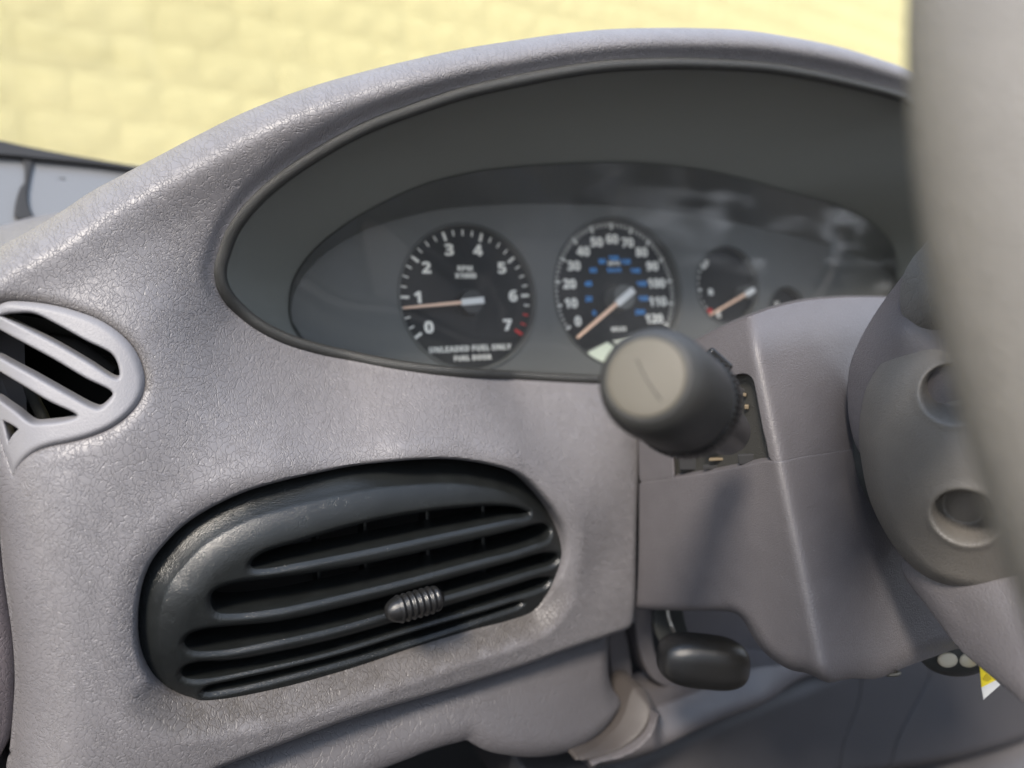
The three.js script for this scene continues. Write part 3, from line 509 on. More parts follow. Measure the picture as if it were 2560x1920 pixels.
// ------------------------------------------------------------------ side window demister outlet
{
  const v = thing('demister_outlet', 'pale grey side window demister outlet with slanted bars on the dashboard corner', 'air outlet');
  const slots = [
    [[-6, 790], [10, 781], [40, 777], [87, 778], [145, 805], [217, 845], [284, 880], [300, 905], [306, 935], [301, 950], [289, 953], [217, 910], [145, 868], [72, 830], [10, 799]],
    [[-25, 800], [0, 816], [72, 856], [145, 896], [217, 939], [284, 974], [289, 988], [271, 1014], [250, 1028], [232, 1025], [163, 989], [72, 938], [0, 899], [-30, 880]],
    [[-30, 905], [0, 921], [61, 957], [127, 997], [200, 1035], [198, 1046], [174, 1056], [120, 1064], [80, 1064], [36, 1032], [0, 1006], [-25, 985]],
    [[9, 1047], [54, 1072], [36, 1094], [24, 1112], [14, 1080]],
  ].map((p) => trace(dashS, p, 140));
  const oc = [demHole.reduce((s, p) => s + p[0], 0) / 240, demHole.reduce((s, p) => s + p[1], 0) / 240];
  const outer = demHole.map(([x, y]) => { const l = Math.hypot(x - oc[0], y - oc[1]), k = 1 - 0.0007 / l; return [oc[0] + (x - oc[0]) * k, oc[1] + (y - oc[1]) * k]; });
  const op = new Poly(outer);
  const l1 = [dashS.hit(-40, 785), dashS.hit(295, 965)], l2 = [dashS.hit(-40, 880), dashS.hit(225, 1032)], side = (l, x, y) => (l[1][0] - l[0][0]) * (y - l[0][1]) - (l[1][1] - l[0][1]) * (x - l[0][0]);
  const xr = dashS.hit(283, 962)[0], xr2 = dashS.hit(212, 1030)[0], xl = dashS.hit(0, 820)[0];
  const dist = (l, x, y) => Math.abs(side(l, x, y)) / Math.hypot(l[1][0] - l[0][0], l[1][1] - l[0][1]);
  const split = (x, y) => x < xr && x > xl && dist(l1, x, y) < 0.0058 ? 'bar1' : x < xr2 && x > xl && dist(l2, x, y) < 0.006 ? 'bar2' : 'frame';
  const geo = sheet(D0, outer, slots, (x, y) => dashS.h(x, y) - 0.0016 + 0.0022 * Math.pow(clamp(1 + op.sd(x, y) / 0.0025), 2), 0.0008, (x, y) => op.sd(x, y) > -0.0015 ? [[0.0003, 0.001], [0.0003, 0.006]] : [[0.0005, 0.0003], [0.0009, 0.001], [0.001, 0.004], [0.001, 0.011]], split);
  for (const k of Object.keys(geo).sort()) mesh(k.startsWith('bar') ? 'bar' : 'frame', geo[k], M.lilac, v);
  const at = (px, py, d) => D0.world(...D0.flat(px, py, d), d);
  // duct walls behind the bars
  const W = (name, q, m) => { const g = new THREE.BufferGeometry().setFromPoints([q[0], q[1], q[2], q[0], q[2], q[3]]); g.computeVertexNormals(); mesh(name, boxUV(g), m, v); };
  W('duct_wall', [at(-80, 740, 0.35), at(60, 830, 0.36), at(70, 1110, 0.345), at(-60, 1120, 0.35)], M.lilac);
  W('duct_roof', [at(-60, 770, 0.352), at(320, 830, 0.34), at(310, 900, 0.375), at(20, 830, 0.385)], M.charcoal);
  W('duct_back', [at(-100, 740, 0.41), at(380, 740, 0.41), at(380, 1180, 0.41), at(-100, 1180, 0.41)], M.void);
  W('duct_floor', [at(60, 1110, 0.345), at(250, 1060, 0.335), at(250, 1040, 0.4), at(60, 1080, 0.4)], M.void);
  const flap = tube([at(70, 950, 0.352), at(84, 1000, 0.353), at(105, 1040, 0.354), at(116, 1075, 0.354)], 0.0026, 20, false, 8); mesh('flap_arm', flap, M.charcoal, v);
  const seal = tube([at(120, 850, 0.36), at(190, 865, 0.358), at(250, 905, 0.356), at(285, 930, 0.355)], 0.003, 24, false, 8); mesh('foam_seal', seal, M.void, v);
}
console.log('demister done');
// ------------------------------------------------------------------ steering column shroud
const camAt = (px, py, depth) => EYE.clone().addScaledVector(worldDir(px, py), depth);
const C45 = new Frame(45, 0), C55 = new Frame(55, 0);
const edges = (surf, parts, off = 0) => parts.flatMap((p) => along(p.map(hitOff(surf, off)), Math.max(12, p.length * 9)));
const planeIn = (f, pts) => { const [a, b, c] = pts.map((p) => V(...f.local(p))), n = b.clone().sub(a).cross(c.clone().sub(a)); return (x, y) => a.z - (n.x * (x - a.x) + n.y * (y - a.y)) / n.z; };
const colL = planeIn(C45, [atX(1605, 1000, 0.226), atX(1605, 1500, 0.224), atX(1880, 1250, 0.225)]), colR = planeIn(C45, [atX(1905, 950, 0.2255), atX(2038, 1550, 0.2255), atX(2160, 1120, 0.283)]);
const smax = (a, b, k) => { const h = clamp(0.5 + 0.5 * (a - b) / k); return b + (a - b) * h + k * h * (1 - h); };
const colS = new Surf2(C45, (x, y) => smax(colL(x, y), colR(x, y), 0.007));
const column = thing('steering_column', 'grey plastic steering column shroud in two halves with an open switch slot', 'steering column');
{
  const topE = [[1603, 1010], [1660, 900], [1737, 856], [1800, 824], [1859, 800], [1917, 779], [2003, 757], [2090, 748], [2160, 746], [2235, 747]];
  const topC = along(topE.map(hitOff(colS, 0.012)), 120);
  const H = (x, y) => colS.h(x, y) + edgeRoll(topC, x, y, 0.012, 0.02, 2.2);
  const rightE = [[2215, 800], [2180, 870], [2165, 960], [2160, 1050], [2165, 1117]], seam = [[2165, 1117], [2141, 1121], [2060, 1134], [1990, 1145], [1927, 1152]];
  const open1 = [[1927, 1152], [1920, 1110], [1912, 1078], [1898, 1004], [1890, 962], [1885, 946], [1875, 936], [1858, 932], [1820, 942]], open2 = [[1820, 942], [1740, 980], [1690, 1040], [1680, 1100], [1681, 1143], [1684, 1193]], last = [[1684, 1193], [1640, 1200], [1601, 1205]];
  const up = [...topC, ...edges(colS, [rightE, seam, open1, open2, last, [[1601, 1205], [1600, 1110], [1603, 1020]]])];
  mesh('upper_cover', sheet(C45, up, [], H, 0.0014, [[0.0004, 0.0002], [0.0007, 0.0008], [0.0007, 0.004], [0.0007, 0.03]]), M.grey, column);
  const botE = [[2440, 1618], [2397, 1620], [2330, 1642], [2264, 1666], [2215, 1688], [2183, 1696], [2119, 1696], [2032, 1687], [1974, 1672], [1930, 1645], [1905, 1620], [1885, 1590], [1870, 1562], [1855, 1538], [1836, 1523], [1800, 1517], [1700, 1515], [1596, 1513]];
  const botC = along(botE.map(hitOff(colS, 0.008)), 160);
  const roll2 = (x, y) => { const [q, t] = lineDist(botC, x, y); const A = 0.008 * (1 - 0.6 * sstep(0.5, 0.75, t)), W = 0.011 * (1 - 0.55 * sstep(0.5, 0.75, t)); return q < W ? A * Math.pow(1 - q / W, 2.1) : 0; };
  const low = [...edges(colS, [[[1600, 1208], [1640, 1203], [1684, 1197], [1758, 1186], [1858, 1168], [1927, 1155], [1990, 1148], [2060, 1137], [2143, 1124], [2180, 1118]], [[2180, 1118], [2200, 1232], [2240, 1336], [2300, 1440], [2370, 1521], [2440, 1610]]]), ...botC, ...edges(colS, [[[1594, 1505], [1598, 1400], [1600, 1215]]])];
  mesh('lower_cover', sheet(C45, low, [], (x, y) => colS.h(x, y) + roll2(x, y) - 0.0004, 0.0014, [[0.0003, 0.0003], [0.0006, 0.0012], [0.0006, 0.004], [0.0006, 0.03]]), M.grey, column);
  // switch body seen through the slot
  const plateD = 0.006, P = new Surf2(C45, (x, y) => colS.h(x, y) + plateD);
  const plate = edges(P, [[[1640, 1215], [1960, 1170], [1940, 1040], [1920, 900], [1700, 900], [1640, 1000], [1640, 1200]]]);
  mesh('switch_plate', sheet(C45, plate, [], P.h, 0.003, [[0, 0.01]]), phys({ color: lin(0.03, 0.029, 0.025), roughness: 0.6, bumpMap: sized(grainBump, 0.05), bumpScale: 0.0003 }), column, 'dusty dark brown switch plate inside the slot');
  const lump = (name, px, py, w, hgt, dep, mat, rot = 0) => { const p = P.hit(px, py), g = new RoundedBoxGeometry(w, hgt, dep, 2, Math.min(w, hgt, dep) * 0.25); boxUV(g); g.rotateZ(rot); g.applyQuaternion(C45.q); const o = C45.world(p[0], p[1], P.h(...p) - dep * 0.3); g.translate(o.x, o.y, o.z); mesh(name, g, mat, column); };
  const brass = phys({ color: lin(0.16, 0.125, 0.08), metalness: 0.3, roughness: 0.6 }), dirt = phys({ color: lin(0.075, 0.068, 0.05), roughness: 0.8 });
  lump('switch_slot', 1848, 978, 0.009, 0.0035, 0.003, M.void, -0.1); lump('contact', 1862, 986, 0.0016, 0.0014, 0.003, brass); lump('contact', 1867, 1016, 0.002, 0.002, 0.003, brass);
  lump('switch_body', 1800, 1090, 0.014, 0.012, 0.005, dirt, 0.1); lump('switch_slot', 1872, 1146, 0.009, 0.0045, 0.0025, M.void, 0.15); lump('switch_slot', 1730, 1158, 0.012, 0.006, 0.0025, M.void, 0.1); lump('contact', 1795, 1146, 0.008, 0.0012, 0.003, brass, 0.15); lump('switch_slot', 1785, 1166, 0.01, 0.0022, 0.002, M.void, 0.15);
  // spindle from the dash to the wheel, inside the covers
  const W0 = V(0.302, 1.05 - 0.021, -0.057), AX = V(0, -0.367, -0.93).normalize();
  const sp = new THREE.CylinderGeometry(0.024, 0.03, 0.3, 28); mesh('column_tube', orient(sp.translate(0, 0.15, 0), W0.clone().addScaledVector(AX, 0.13), W0.clone().addScaledVector(AX, 0.5)), M.charcoal, column);
  // screw recess under the lower cover
  const sr = new THREE.TorusGeometry(0.0026, 0.0008, 8, 24), so = camAt(2232, 1684, 0.315); sr.rotateX(1.2); sr.translate(so.x, so.y, so.z); mesh('screw_recess', sr, M.charcoal, column);
}
// ------------------------------------------------------------------ turn signal stalk
{
  const st = thing('turn_signal_stalk', 'black turn signal stalk with a fat rounded knob and ribbed ring', 'control stalk');
  const A = camAt(1612, 942, 0.2), B = camAt(1740, 1028, 0.25), ax = B.clone().sub(A).normalize(), at = (m) => A.clone().addScaledVector(ax, m);
  const prof = [[0.0112, 0.0009], [0.0115, 0.0008], [0.0119, 0.001], [0.0126, 0.0014], [0.0143, 0.0034], [0.0154, 0.0064], [0.0161, 0.0105], [0.0164, 0.016], [0.0165, 0.026], [0.0166, 0.0355], [0.0163, 0.0362], [0.0156, 0.0364]];
  mesh('knob', orient(new THREE.LatheGeometry(new THREE.SplineCurve(prof.map(([r, y]) => new THREE.Vector2(r, y))).getPoints(70), 72), at(0), at(1)), phys({ color: lin(0.028, 0.028, 0.027), roughness: 0.42, bumpMap: sized(grainBump, 0.04), bumpScale: 0.00003 }), st);
  mesh('end_cap', orient(new THREE.LatheGeometry([[0, -0.0002], [0.004, -0.0001], [0.008, 0.0002], [0.0105, 0.0005], [0.0112, 0.0008], [0.0113, 0.002]].map(([r, y]) => new THREE.Vector2(r, y)), 60), at(0), at(1)), phys({ color: lin(0.085, 0.076, 0.058), roughness: 0.45, bumpMap: sized(grainBump, 0.04), bumpScale: 0.00003 }), st, 'worn tan-grey disc on the end of the knob');
  const ringG = new THREE.LatheGeometry([[0.0155, 0.0366], [0.0168, 0.0372], [0.0172, 0.0386], [0.0173, 0.0455], [0.0169, 0.0478], [0.0145, 0.0488], [0.012, 0.049]].map(([r, y]) => new THREE.Vector2(r, y)), 420), rp = ringG.attributes.position;
  for (let i = 0; i < rp.count; i++) { const x = rp.getX(i), z = rp.getZ(i), y = rp.getY(i), a = Math.atan2(z, x), k = y > 0.038 && y < 0.047 ? 1 + 0.03 * Math.sign(Math.sin(a * 54)) : 1; rp.setX(i, x * k); rp.setZ(i, z * k); }
  ringG.computeVertexNormals(); mesh('ribbed_ring', orient(ringG, at(0), at(1)), M.gloss, st);
  mesh('stem', orient(new THREE.CylinderGeometry(0.0095, 0.011, 0.06, 32).translate(0, 0.077, 0), at(0), at(1)), M.gloss, st);
  // line across the end of the knob
  const onCap = (px, py) => { const d = worldDir(px, py), o = at(-0.0003), t = o.clone().sub(EYE).dot(ax) / d.dot(ax); return EYE.clone().addScaledVector(d, t); };
  mesh('end_scratch', tube([[1592, 898], [1604, 925], [1620, 955], [1640, 985], [1652, 1000]].map(([a, b]) => onCap(a, b)), 0.00013, 24, false, 6), M.gloss, st);
  const tab = new RoundedBoxGeometry(0.0105, 0.0075, 0.0035, 3, 0.0013); boxUV(tab); tab.rotateZ(-0.72); tab.rotateY(-0.5); const tp = camAt(1789, 910, 0.262); tab.translate(tp.x, tp.y, tp.z); mesh('ring_tab', tab, M.gloss, st);
}
// ------------------------------------------------------------------ steering wheel
{
  const w = thing('steering_wheel', 'grey leather-grained steering wheel with its rim close to the dial hood', 'steering wheel');
  const T = 0.376, R = 0.185, r = 0.0162;
  const tg = new THREE.TorusGeometry(R, r, 28, 200), uv = tg.attributes.uv; for (let i = 0; i < uv.count; i++) uv.setXY(i, uv.getX(i) * 2 * Math.PI * R, uv.getY(i) * 2 * Math.PI * r);
  tg.rotateX(-T); tg.translate(0.302, EYE.y - 0.021, -0.057); mesh('rim', tg, M.wheel, w);
  const hubPx = [[2256, 862], [2206, 909], [2171, 964], [2154, 1029], [2149, 1098], [2156, 1158], [2177, 1252], [2217, 1336], [2264, 1400], [2322, 1446], [2380, 1469], [2466, 1483], [2560, 1490], [2680, 1460], [2760, 1350], [2790, 1150], [2740, 950], [2640, 840], [2540, 795], [2450, 790], [2340, 815]];
  const hubB = new Surf(C55, [[2154, 1029, 0.252, 'x'], [2256, 862, 0.262, 'x'], [2560, 795, 0.282, 'x'], [2380, 1469, 0.26, 'x'], [2560, 1490, 0.276, 'x'], [2300, 1150, 0.249, 'x'], [2450, 1150, 0.252, 'x'], [2650, 1150, 0.266, 'x'], [2350, 1000, 0.2525, 'x'], [2380, 1300, 0.25, 'x'], [2217, 1336, 0.256, 'x']], 1e-6);
  const hub = loop(hubPx.map(hitOff(hubB, 0.006)), 260), hp = new Poly(hub), d1 = hubB.hit(2378, 984), d2 = hubB.hit(2412, 1297);
  const H = (x, y) => { let d = hubB.h(x, y) + 0.006 * Math.pow(clamp(1 + hp.sd(x, y) / 0.009), 2.2); for (const [c, rr] of [[d1, 0.0098], [d2, 0.0102]]) { const q = Math.hypot(x - c[0], y - c[1]); d += 0.015 * (1 - sstep(0.66 * rr, 1.04 * rr, q)) - 0.0005 * Math.exp(-((q - 1.12 * rr) ** 2) / (2 * 0.001 ** 2)); } return d; };
  mesh('hub_back_cover', sheet(C55, hub, [], H, 0.0009, [[0.0004, 0.001], [0.0002, 0.004], [-0.004, 0.02], [-0.01, 0.05]]), M.hub, w, 'brownish grey rear hub cover with two round recesses');
  const piece = (name, px, ctl, mat, rollA, rollW, back) => { const s = new Surf(C55, ctl.map((q) => [...q, 'x']), 1e-6), o = loop(px.map(hitOff(s, rollA)), 220), p = new Poly(o); mesh(name, sheet(C55, o, [], (x, y) => s.h(x, y) + rollA * Math.pow(clamp(1 + p.sd(x, y) / rollW), 2.2), 0.0014, [[0.0004, 0.001], [0.0002, 0.004], [-0.002, back]]), mat, w); };
  piece('collar', [[2120, 985], [2128, 910], [2150, 855], [2180, 800], [2217, 745], [2264, 683], [2310, 616], [2360, 550], [2450, 480], [2560, 520], [2560, 700], [2480, 850], [2400, 1000], [2300, 1150], [2200, 1180], [2150, 1130], [2128, 1070]], [[2130, 1000, 0.2635], [2217, 760, 0.27], [2310, 616, 0.262], [2250, 830, 0.262], [2170, 1090, 0.261], [2450, 600, 0.255], [2340, 830, 0.264], [2300, 1000, 0.262]], M.grey, 0.006, 0.014, 0.02);
  piece('thumb_pad', [[2316, 612], [2285, 645], [2265, 679], [2253, 723], [2253, 766], [2265, 802], [2294, 826], [2348, 824], [2420, 800], [2470, 720], [2460, 600], [2390, 570]], [[2260, 740, 0.259], [2310, 630, 0.2565], [2320, 740, 0.2545], [2400, 700, 0.252], [2350, 820, 0.259], [2450, 620, 0.25]], phys({ color: lin(0.12, 0.118, 0.112), roughness: 0.55, bumpMap: sized(leatherBump, 0.15), bumpScale: 0.00026 }), 0.005, 0.009, 0.02);
  piece('lower_spoke', [[2255, 1420], [2322, 1521], [2397, 1620], [2450, 1668], [2520, 1725], [2570, 1765], [2660, 1820], [2760, 1700], [2700, 1500], [2560, 1440], [2420, 1400], [2300, 1380]], [[2280, 1430, 0.263], [2400, 1600, 0.26], [2560, 1750, 0.248], [2650, 1560, 0.264], [2450, 1500, 0.262]], M.grey, 0.003, 0.008, 0.03);
}
{
  const w = scene.children.find((o) => o.name === 'steering_wheel'), C = V(0.302, EYE.y - 0.021, -0.057), up = V(0, Math.cos(0.376), -Math.sin(0.376));
  for (const [deg, from] of [[164, V(0.285, EYE.y - 0.005, -0.165)], [16, V(0.345, EYE.y + 0.0, -0.165)], [270, V(0.302, EYE.y - 0.1, -0.15)]]) {
    const a = THREE.MathUtils.degToRad(deg), e = C.clone().addScaledVector(V(1, 0, 0), 0.183 * Math.cos(a)).addScaledVector(up, 0.183 * Math.sin(a)), m = from.clone().lerp(e, 0.55);
    mesh('spoke', tube([from, m, e], 0.0095, 40, false, 16), M.grey, w);
  }
  const bz = new THREE.CylinderGeometry(0.052, 0.03, 0.1, 40); mesh('hub_core', orient(bz, V(0.335, EYE.y - 0.066, -0.17), V(0.335, EYE.y - 0.03, -0.08)), M.grey, w);
}
// ------------------------------------------------------------------ knee bolster and lower panels
{
  const k = thing('knee_bolster', 'dark grey lower dash panel with rounded shelf edge under the steering column', 'dash panel');
  const lpS = new Surf(D0, [[560, 1915, 0.309], [1000, 1755, 0.314], [1280, 1680, 0.318], [1530, 1600, 0.327], [1300, 1880, 0.302], [1450, 1850, 0.31], [1550, 1750, 0.322], [1100, 1860, 0.303], [700, 1950, 0.303]], 1e-6);
  const lpO = edges(lpS, [[[300, 1995], [560, 1890], [694, 1840], [868, 1775], [1042, 1722], [1280, 1650], [1400, 1605], [1500, 1575], [1534, 1562]], [[1536, 1570], [1536, 1640], [1537, 1700], [1545, 1735], [1568, 1768]], [[1568, 1772], [1555, 1800], [1525, 1840], [1480, 1876], [1430, 1898], [1360, 1910], [1290, 1907], [1225, 1893], [1180, 1868]], [[1175, 1868], [1100, 1890], [984, 1935], [850, 1990], [560, 2060], [300, 2080]]]), lpp = new Poly(lpO);
  mesh('side_panel', sheet(D0, lpO, [], (x, y) => lpS.h(x, y) + 0.006 * Math.pow(clamp(1 + lpp.sd(x, y) / 0.012), 2.2), 0.0016, [[0.0005, 0.001], [0.0006, 0.004], [0.0006, 0.05]]), phys({ color: lin(0.1, 0.095, 0.102), roughness: 0.45, bumpMap: sized(leatherBump, 0.2), bumpScale: 0.00025, map: sized(soilMap, 0.3) }), k);
  const trS = new Surf(D0, [[1600, 1740, 0.318], [1640, 1770, 0.312], [1600, 1850, 0.305], [1480, 1895, 0.3], [1560, 1800, 0.315], [1550, 1870, 0.306]], 1e-6), trO = loop([[1594, 1728], [1618, 1728], [1635, 1750], [1644, 1775], [1634, 1820], [1600, 1860], [1550, 1893], [1480, 1908], [1440, 1906], [1470, 1893], [1510, 1870], [1550, 1828], [1572, 1790], [1582, 1752]].map(hitOff(trS, 0.004)), 200), trp = new Poly(trO);
  mesh('end_trim', sheet(D0, trO, [], (x, y) => trS.h(x, y) - 0.001 + 0.008 * Math.pow(clamp(1 + trp.sd(x, y) / 0.009), 2), 0.001, [[0.0004, 0.001], [0.0004, 0.02]]), phys({ color: lin(0.05, 0.043, 0.04), roughness: 0.55, bumpMap: sized(grainBump, 0.06), bumpScale: 0.00008 }), k, 'brownish rounded end piece of the shelf edge');
  const beS = new Surf(D0, [[1680, 1780, 0.307], [1800, 1740, 0.311], [1950, 1690, 0.317], [1640, 1840, 0.304], [1500, 1900, 0.3], [2020, 1690, 0.322], [1800, 1780, 0.311]], 1e-6);
  const beTop = [[1640, 1770], [1685, 1753], [1743, 1730], [1801, 1710], [1876, 1675], [1974, 1665], [2060, 1660]], beBot = [[2100, 1690], [2003, 1712], [1859, 1775], [1743, 1822], [1639, 1872], [1540, 1905], [1470, 1918]];
  const tC = along(beTop.map(hitOff(beS, 0.02)), 80), bC = along(beBot.map(hitOff(beS, 0.016)), 80);
  const beO = [...tC, ...bC, ...edges(beS, [[[1480, 1914], [1552, 1896], [1604, 1862], [1636, 1820], [1644, 1785]]])];
  mesh('shelf_edge', sheet(D0, beO, [], (x, y) => beS.h(x, y) + edgeRoll(tC, x, y, 0.02, 0.02, 1.8) + edgeRoll(bC, x, y, 0.016, 0.018, 2), 0.0011, [[0.0003, 0.002], [-0.001, 0.012], [-0.003, 0.04]]), M.grey, k, 'rounded shelf edge catching light');
  // flat panel behind, with two real grooves
  const loS = new Surf(D0, [[1400, 1900, 0.345], [2000, 1700, 0.35], [2400, 1650, 0.35], [2560, 1900, 0.318], [2000, 1900, 0.338], [1700, 1500, 0.37], [2700, 1500, 0.37]], 1e-6);
  const g1 = along([[2154, 1680], [2152, 1720], [2142, 1770], [2113, 1845], [2099, 1920], [2092, 1980]].map(([a, b]) => loS.hit(a, b)), 60), g2 = along([[2330, 1660], [2322, 1695], [2304, 1735], [2275, 1788], [2246, 1845], [2233, 1886], [2226, 1920], [2215, 1980]].map(([a, b]) => loS.hit(a, b)), 60);
  const loO = edges(loS, [[[1300, 1905], [1500, 1890], [1650, 1840], [1800, 1780], [2000, 1700], [2200, 1620], [2760, 1500]], [[2760, 1500], [2720, 1700], [2640, 1840]], [[2630, 1850], [2540, 1885], [2400, 1925], [2200, 1960], [1900, 2000], [1300, 2040]], [[1290, 2030], [1300, 1920]]]), loP = new Poly(loO);
  const gap = (l, w) => { const a = [], b = []; for (let i = 1; i < l.length - 1; i++) { const dx = l[i + 1][0] - l[i - 1][0], dy = l[i + 1][1] - l[i - 1][1], q = Math.hypot(dx, dy); a.push([l[i][0] - dy / q * w, l[i][1] + dx / q * w]); b.unshift([l[i][0] + dy / q * w, l[i][1] - dx / q * w]); } return [...a, ...b]; };
  mesh('lower_panel', sheet(D0, loO, [gap(g1, 0.0006), gap(g2, 0.001)], (x, y) => loS.h(x, y) + 0.012 * Math.pow(clamp(1 + loP.sd(x, y) / 0.014), 2.2), 0.001, [[0.0004, 0.003], [0.0004, 0.05]]), phys({ color: lin(0.05, 0.047, 0.05), roughness: 0.55, bumpMap: sized(grainBump, 0.07), bumpScale: 0.0001, map: sized(soilMap, 0.3) }), k, 'flat dark panel with two curved seams');
  // bracket and liner inside the gap beside the column
  const plateOf = (name, px, d, mat) => { const f2 = flatSurf(D0, d); mesh(name, sheet(D0, trace(f2, px, 160), [], () => d, 0.0016, [[0.0004, 0.0004], [0.0006, 0.002], [0.0006, 0.012]]), mat, k); };
  plateOf('inner_panel', [[1706, 1500], [1862, 1505], [1930, 1620], [2010, 1690], [1900, 1700], [1800, 1660], [1730, 1610]], 0.372, M.grey);
  plateOf('bracket', [[1590, 1500], [1592, 1580], [1604, 1640], [1630, 1692], [1670, 1716], [1730, 1722], [1730, 1710], [1680, 1698], [1652, 1670], [1636, 1630], [1628, 1570], [1626, 1500]], 0.345, M.grey);
  plateOf('gap_liner', [[1530, 1570], [1560, 1575], [1574, 1640], [1581, 1700], [1590, 1745], [1600, 1775], [1570, 1785], [1545, 1745], [1530, 1680]], 0.35, M.grey);
}
// tilt lever
{
  const t = thing('tilt_lever', 'glossy black column tilt lever with fat rounded knob below the shroud', 'lever');
  const c = camAt(1757, 1652, 0.36), g = new THREE.SphereGeometry(1, 64, 40), p = g.attributes.position, sp = (v, e) => Math.sign(v) * Math.pow(Math.abs(v), e);
  for (let i = 0; i < p.count; i++) p.setXYZ(i, 0.0222 * sp(p.getX(i), 0.62), 0.012 * sp(p.getY(i), 0.72), 0.013 * sp(p.getZ(i), 0.7));
  g.computeVertexNormals(); g.rotateZ(-0.1); g.applyQuaternion(camera.quaternion); g.translate(c.x, c.y, c.z); mesh('lever_knob', g, M.gloss, t);
  const s = new THREE.Shape(); s.moveTo(-0.008, 0); s.lineTo(-0.0075, -0.016); s.bezierCurveTo(-0.007, -0.024, -0.003, -0.03, 0.004, -0.03); s.lineTo(0.012, -0.026); s.bezierCurveTo(0.009, -0.02, 0.0065, -0.012, 0.006, 0); s.closePath();
  const a = new THREE.ExtrudeGeometry(s, { depth: 0.004, bevelEnabled: true, bevelSize: 0.0012, bevelThickness: 0.0012, bevelSegments: 3, curveSegments: 16 }); a.applyQuaternion(camera.quaternion); const o = camAt(1668, 1480, 0.42); a.scale; a.translate(o.x, o.y, o.z); mesh('arm', boxUV(a), M.charcoal, t);
  mesh('spring_wire', tube([camAt(1668, 1500, 0.41), camAt(1671, 1540, 0.408), camAt(1680, 1568, 0.406), camAt(1690, 1590, 0.4)], 0.0008, 16, false, 8), phys({ color: lin(0.5, 0.47, 0.42), metalness: 0.9, roughness: 0.35 }), t, 'bare metal spring wire');
}
// key fob and yellow tag hanging below the column
{
  const f = thing('key_fob', 'round black key fob with two cream buttons hanging under the column', 'key fob');
  const c = camAt(2392, 1632, 0.36), g = new THREE.SphereGeometry(1, 48, 24); g.scale(0.0185, 0.0115, 0.006); g.applyQuaternion(camera.quaternion); g.translate(c.x, c.y, c.z); mesh('case', g, M.charcoal, f);
  const cream = phys({ color: lin(0.66, 0.6, 0.47), roughness: 0.55 });
  for (const [px, sx] of [[2369, 0.0048], [2422, 0.0046]]) { const b = new THREE.SphereGeometry(1, 32, 16); b.scale(sx, 0.0036, 0.0016); b.applyQuaternion(camera.quaternion); const o = camAt(px, 1650, 0.3543); b.translate(o.x, o.y, o.z); mesh('button', b, cream, f); }
  const kr = new THREE.TorusGeometry(0.009, 0.0009, 8, 36); kr.rotateY(0.9); const ko = camAt(2440, 1600, 0.356); kr.translate(ko.x, ko.y, ko.z); mesh('key_ring', kr, phys({ color: lin(0.5, 0.5, 0.5), metalness: 1, roughness: 0.3 }), f);
  const tg = thing('paper_tag', 'small yellow and white paper tag hanging beside the key fob', 'tag');
  const strip = (name, px, mat, d) => { const s = new THREE.Shape(px.map(([a, b]) => new THREE.Vector2((a - 2470) * d / F, (1700 - b) * d / F))), q = new THREE.ExtrudeGeometry(s, { depth: 0.0003, bevelEnabled: false }); q.applyQuaternion(camera.quaternion); const o = camAt(2470, 1700, d); q.translate(o.x, o.y, o.z); mesh(name, q, mat, tg); };
  strip('yellow_part', [[2448, 1655], [2520, 1640], [2525, 1690], [2490, 1699], [2453, 1718]], phys({ color: lin(0.85, 0.68, 0.03), roughness: 0.6 }), 0.345);
  strip('white_part', [[2453, 1718], [2490, 1699], [2500, 1711], [2458, 1748]], phys({ color: lin(0.72, 0.72, 0.7), roughness: 0.6 }), 0.345);
  strip('printed_mark', [[2456, 1697], [2466, 1683], [2480, 1697], [2468, 1703], [2462, 1700]], phys({ color: lin(0.55, 0.42, 0.02), roughness: 0.6 }), 0.3446);
}
// ------------------------------------------------------------------ door panel
{
  const d = thing('door_panel', 'pinkish grey vinyl door panel beside the end of the dashboard', 'door panel');
  const S = new Surf(D0, [[-10, 1400, 0.334], [20, 1700, 0.33], [-200, 1400, 0.322], [-200, 1800, 0.318], [-10, 1900, 0.33], [-150, 1150, 0.33]], 1e-6);
  const O = edges(S, [[[-40, 1180], [-12, 1310], [9, 1450], [30, 1597], [37, 1712], [29, 1830], [-12, 1915], [-40, 1990]], [[-60, 2040], [-250, 2100]], [[-260, 2090], [-300, 1500], [-220, 1150]], [[-200, 1140], [-60, 1160]]]), P = new Poly(O);
  mesh('panel_skin', sheet(D0, O, [], (x, y) => S.h(x, y) + 0.0015 * Math.pow(clamp(1 + P.sd(x, y) / 0.002), 2), 0.0014, [[0.0004, 0.002], [0.0004, 0.06]]), phys({ color: lin(0.15, 0.128, 0.137), roughness: 0.4, bumpMap: sized(leatherBump, 0.15), bumpScale: 0.00026, map: sized(soilMap, 0.31) }), d);
  mesh('door_card', boxUV(new RoundedBoxGeometry(0.06, 0.62, 1.3, 4, 0.02).translate(-0.19, EYE.y - 0.45, 0.38)), phys({ color: lin(0.16, 0.14, 0.15), roughness: 0.5, bumpMap: sized(leatherBump, 0.15), bumpScale: 0.00026 }), d);
}
